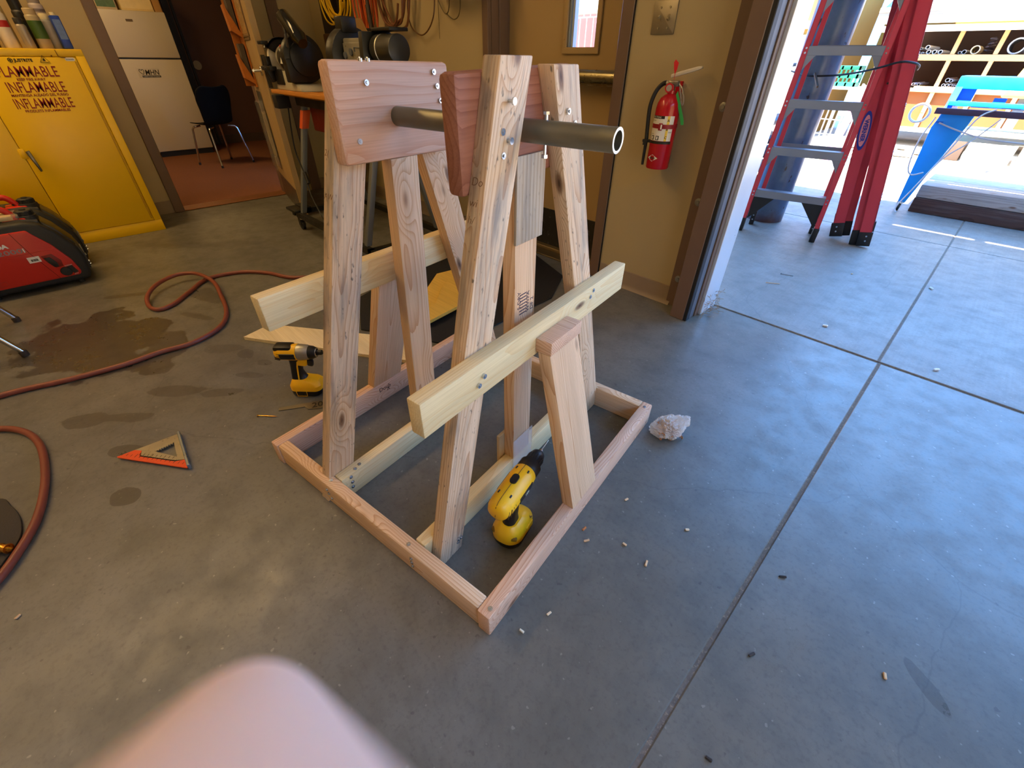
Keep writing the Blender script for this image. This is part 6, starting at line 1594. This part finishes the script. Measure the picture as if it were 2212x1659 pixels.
b = MB(); b.prism([(-0.10, 0.84), (0.30, 0.84), (0.30, 1.05), (0.16, 1.28), (0.06, 1.30), (-0.02, 1.20)], -0.12, 0.12, 'Y', bevel=0.03, seg=3); b.build('body', M_MYEL, ym)
b = MB(); b.b2(0.12, 0.26, -0.16, -0.12, 0.98, 1.14, 0.01); b.build('engine', M_GREYPL, ym)
for x in (0.06, 0.16):
    b = MB(); b.tube(spline([(x, 0, 1.25), (x + 0.02, 0, 1.38), (x + 0.10, 0, 1.48), (x + 0.22, 0, 1.52)], 5), 0.016, 8); b.build('lever', M_GREYPL, ym)
b = MB(); b.b2(-0.04, 0.24, -0.14, 0.14, 0, 0.05); b.b2(0.08, 0.18, -0.05, 0.05, 0.05, 0.86); b.build('pedestal', M_GREYPL, ym)
# things seen between the ladder steps
gc = thing('green_crate', 'dark green plastic crate on a white table seen through the ladder', 'crate', loc=(-1.95, 8.2, 0.90))
b = MB()
for z in (0.0, 0.09, 0.18): b.b2(-0.16, 0.16, -0.12, -0.10, z, z + 0.045, 0.003); b.b2(-0.16, 0.16, 0.10, 0.12, z, z + 0.045, 0.003); b.b2(-0.16, -0.14, -0.12, 0.12, z, z + 0.045); b.b2(0.14, 0.16, -0.12, 0.12, z, z + 0.045)
for x in (-0.16, -0.06, 0.04, 0.14): b.b2(x, x + 0.02, -0.12, -0.10, 0, 0.22); b.b2(x, x + 0.02, 0.10, 0.12, 0, 0.22)
b.build('basket', P('crate_green', '#0f5a48', 0.5), gc)
tb = thing('white_table', 'white folding table under the green crate across the yard', 'table', loc=(-1.95, 8.2, 0))
b = MB(); b.b2(-0.35, 0.30, -0.25, 0.25, 0.87, 0.898, 0.006); b.build('tabletop', M_WHITE, tb)
for x in (-0.30, 0.25):
    for y in (-0.2, 0.2): MB().cyl((x, y, 0), (x, y, 0.87), 0.014, n=10).build('leg', M_PVC, tb)
wr2 = thing('wire_rack', 'low white wire rack standing under the white table', 'rack', loc=(-1.95, 8.35, 0))
b = MB()
for z in (0.15, 0.32, 0.5): b.tube([(-0.22, 0, z), (0.18, 0, z)], 0.007, 6)
for k in range(7): b.tube([(-0.22 + 0.066 * k, 0, 0.0), (-0.22 + 0.066 * k, 0, 0.62)], 0.009 if k % 3 else 0.02, 8)
b.build('frame', M_PVC, wr2)
pk = MB(); pk.prism([(-1.75, 0.0), (-1.66, 0.0), (-1.545, 0.90), (-1.62, 0.95)], 7.7, 7.76, 'Y', bevel=0.004)
tag(pk.build('pink_board', P('pink_paint', '#e6a6e0', 0.6)), 'pink board standing upright behind the ladders', 'board')
# neighbouring buildings, plus an added wall that blocks sky light
b = MB(); b.b2(-9.0, -2.95, 10.0, 13.0, 0, 4.2); struct(b.build('wall_neighbour_beige', M_BEIGE))
b = MB(); b.b2(-8.0, -3.05, 9.96, 10.0, 0, 1.52); b.b2(-8.2, -2.95, 9.93, 10.0, 1.60, 1.70, 0.004)
struct(b.build('trim_neighbour', M_WHITE))
b = MB(); b.b2(-3.0, 9.0, 14.0, 14.4, 0, 4.2); struct(b.build('wall_neighbour_far', M_BEIGE))
struct(MB().b2(9.0, 9.6, -14.0, 9.0, 0, 6.0).build('wall_sky_blocker_right', M_BEIGE))  # unseen wall, added to block the low blue sky from the right
b = MB(); b.prism([(9.6, 4.2), (9.6, 4.3), (13.5, 6.0), (13.5, 5.8)], -9.4, -2.2, 'X'); struct(b.build('roof_neighbour', MATS['grey_shingle']))

# ------------------------------------------------------------------ the photographer's finger in front of the lens
def camp(x, y, z):
    """camera-relative metres (right, up, forward) to the world"""
    return Vector((0, 0, CAM_H)) + CRT * x + CUP * y + CFW * z
FD = Vector((-0.45, -0.42, 0.79)).normalized()
FO = Vector((0.0004, -0.0112, -0.0057))
def fp(t, ox=0.0, oy=0.0): 
    p = FO + FD * t
    return (p.x + ox, p.y + oy, p.z)
SIDE = Vector((0.029, -0.889, -0.456)); SIDE = (SIDE - FD * SIDE.dot(FD)).normalized()
ACR = FD.cross(SIDE).normalized()
def hp_(t, a, s):  # along the finger, across the hand, depth
    p = FO + FD * t + ACR * a + SIDE * s
    return camp(p.x, p.y, p.z)
verts, edges, rads = [], [], []
def chain(pts, start=None):
    last = start
    for p, r in pts:
        verts.append(p); rads.append(r)
        i = len(verts) - 1
        if last is not None: edges.append((last, i))
        last = i
    return last
wrist = chain([(hp_(-0.175, 0.034, 0.040), 0.022), (hp_(-0.130, 0.032, 0.034), 0.023)])
FING = [(0.004, 0.0, [(-0.085, 0.012, 0.024, 0.0150), (-0.030, 0.004, 0.006, 0.0118), (0.010, 0.0, 0.0, 0.0098), (0.036, 0.0, 0.0, 0.0093), (0.0670, 0.0, 0.0, 0.0086)])]
chain([(hp_(t_, a_, s_), r_) for t_, a_, s_, r_ in FING[0][2]], wrist)
for a, ln, kt in ((0.026, 1.0, -0.030), (0.046, 0.93, -0.036), (0.064, 0.78, -0.046)):
    chain([(hp_(-0.088, 0.020 + a * 0.55, 0.028), 0.0150), (hp_(kt, a, 0.014), 0.0115), (hp_(kt + 0.010, a + 0.001, 0.014 + 0.040 * ln), 0.0098), (hp_(kt - 0.014 * ln, a + 0.002, 0.020 + 0.052 * ln), 0.0092), (hp_(kt - 0.030 * ln, a + 0.002, 0.012 + 0.040 * ln), 0.0080)], wrist)
chain([(hp_(-0.110, 0.004, 0.048), 0.0150), (hp_(-0.078, -0.006, 0.062), 0.0122), (hp_(-0.048, -0.004, 0.066), 0.0098), (hp_(-0.026, 0.004, 0.062), 0.0085)], wrist)
me = bpy.data.meshes.new('hand')
me.from_pydata([tuple(v) for v in verts], edges, [])
hand = bpy.data.objects.new('hand', me); COL.objects.link(hand)
sk = hand.modifiers.new('skin', 'SKIN')
sk.use_smooth_shade = True
for i, r in enumerate(rads):
    me.skin_vertices[0].data[i].radius = (r, r)
    me.skin_vertices[0].data[i].use_root = (i == 0)
ss = hand.modifiers.new('smooth', 'SUBSURF'); ss.levels = 3; ss.render_levels = 3
me.materials.append(P('skin', '#f7dcd2', 0.5, var=0.05, vscale=40, sss=0.12))
tag(hand, 'blurred pink fingertip of the photographer in front of the lens at the bottom', 'hand')
nl = MB()
Mn = frame(hp_(0.038, 0.0, 0.0088), camp(*FD) - Vector((0, 0, CAM_H)), camp(*ACR) - Vector((0, 0, CAM_H)))
nl.sph((0, 0, 0), 1.0, 0.0062, 0.0055, 0.0014, M=Mn)
o = nl.build('fingernail', P('nail_pink', '#e8c3b6', 0.25)); o.parent = hand
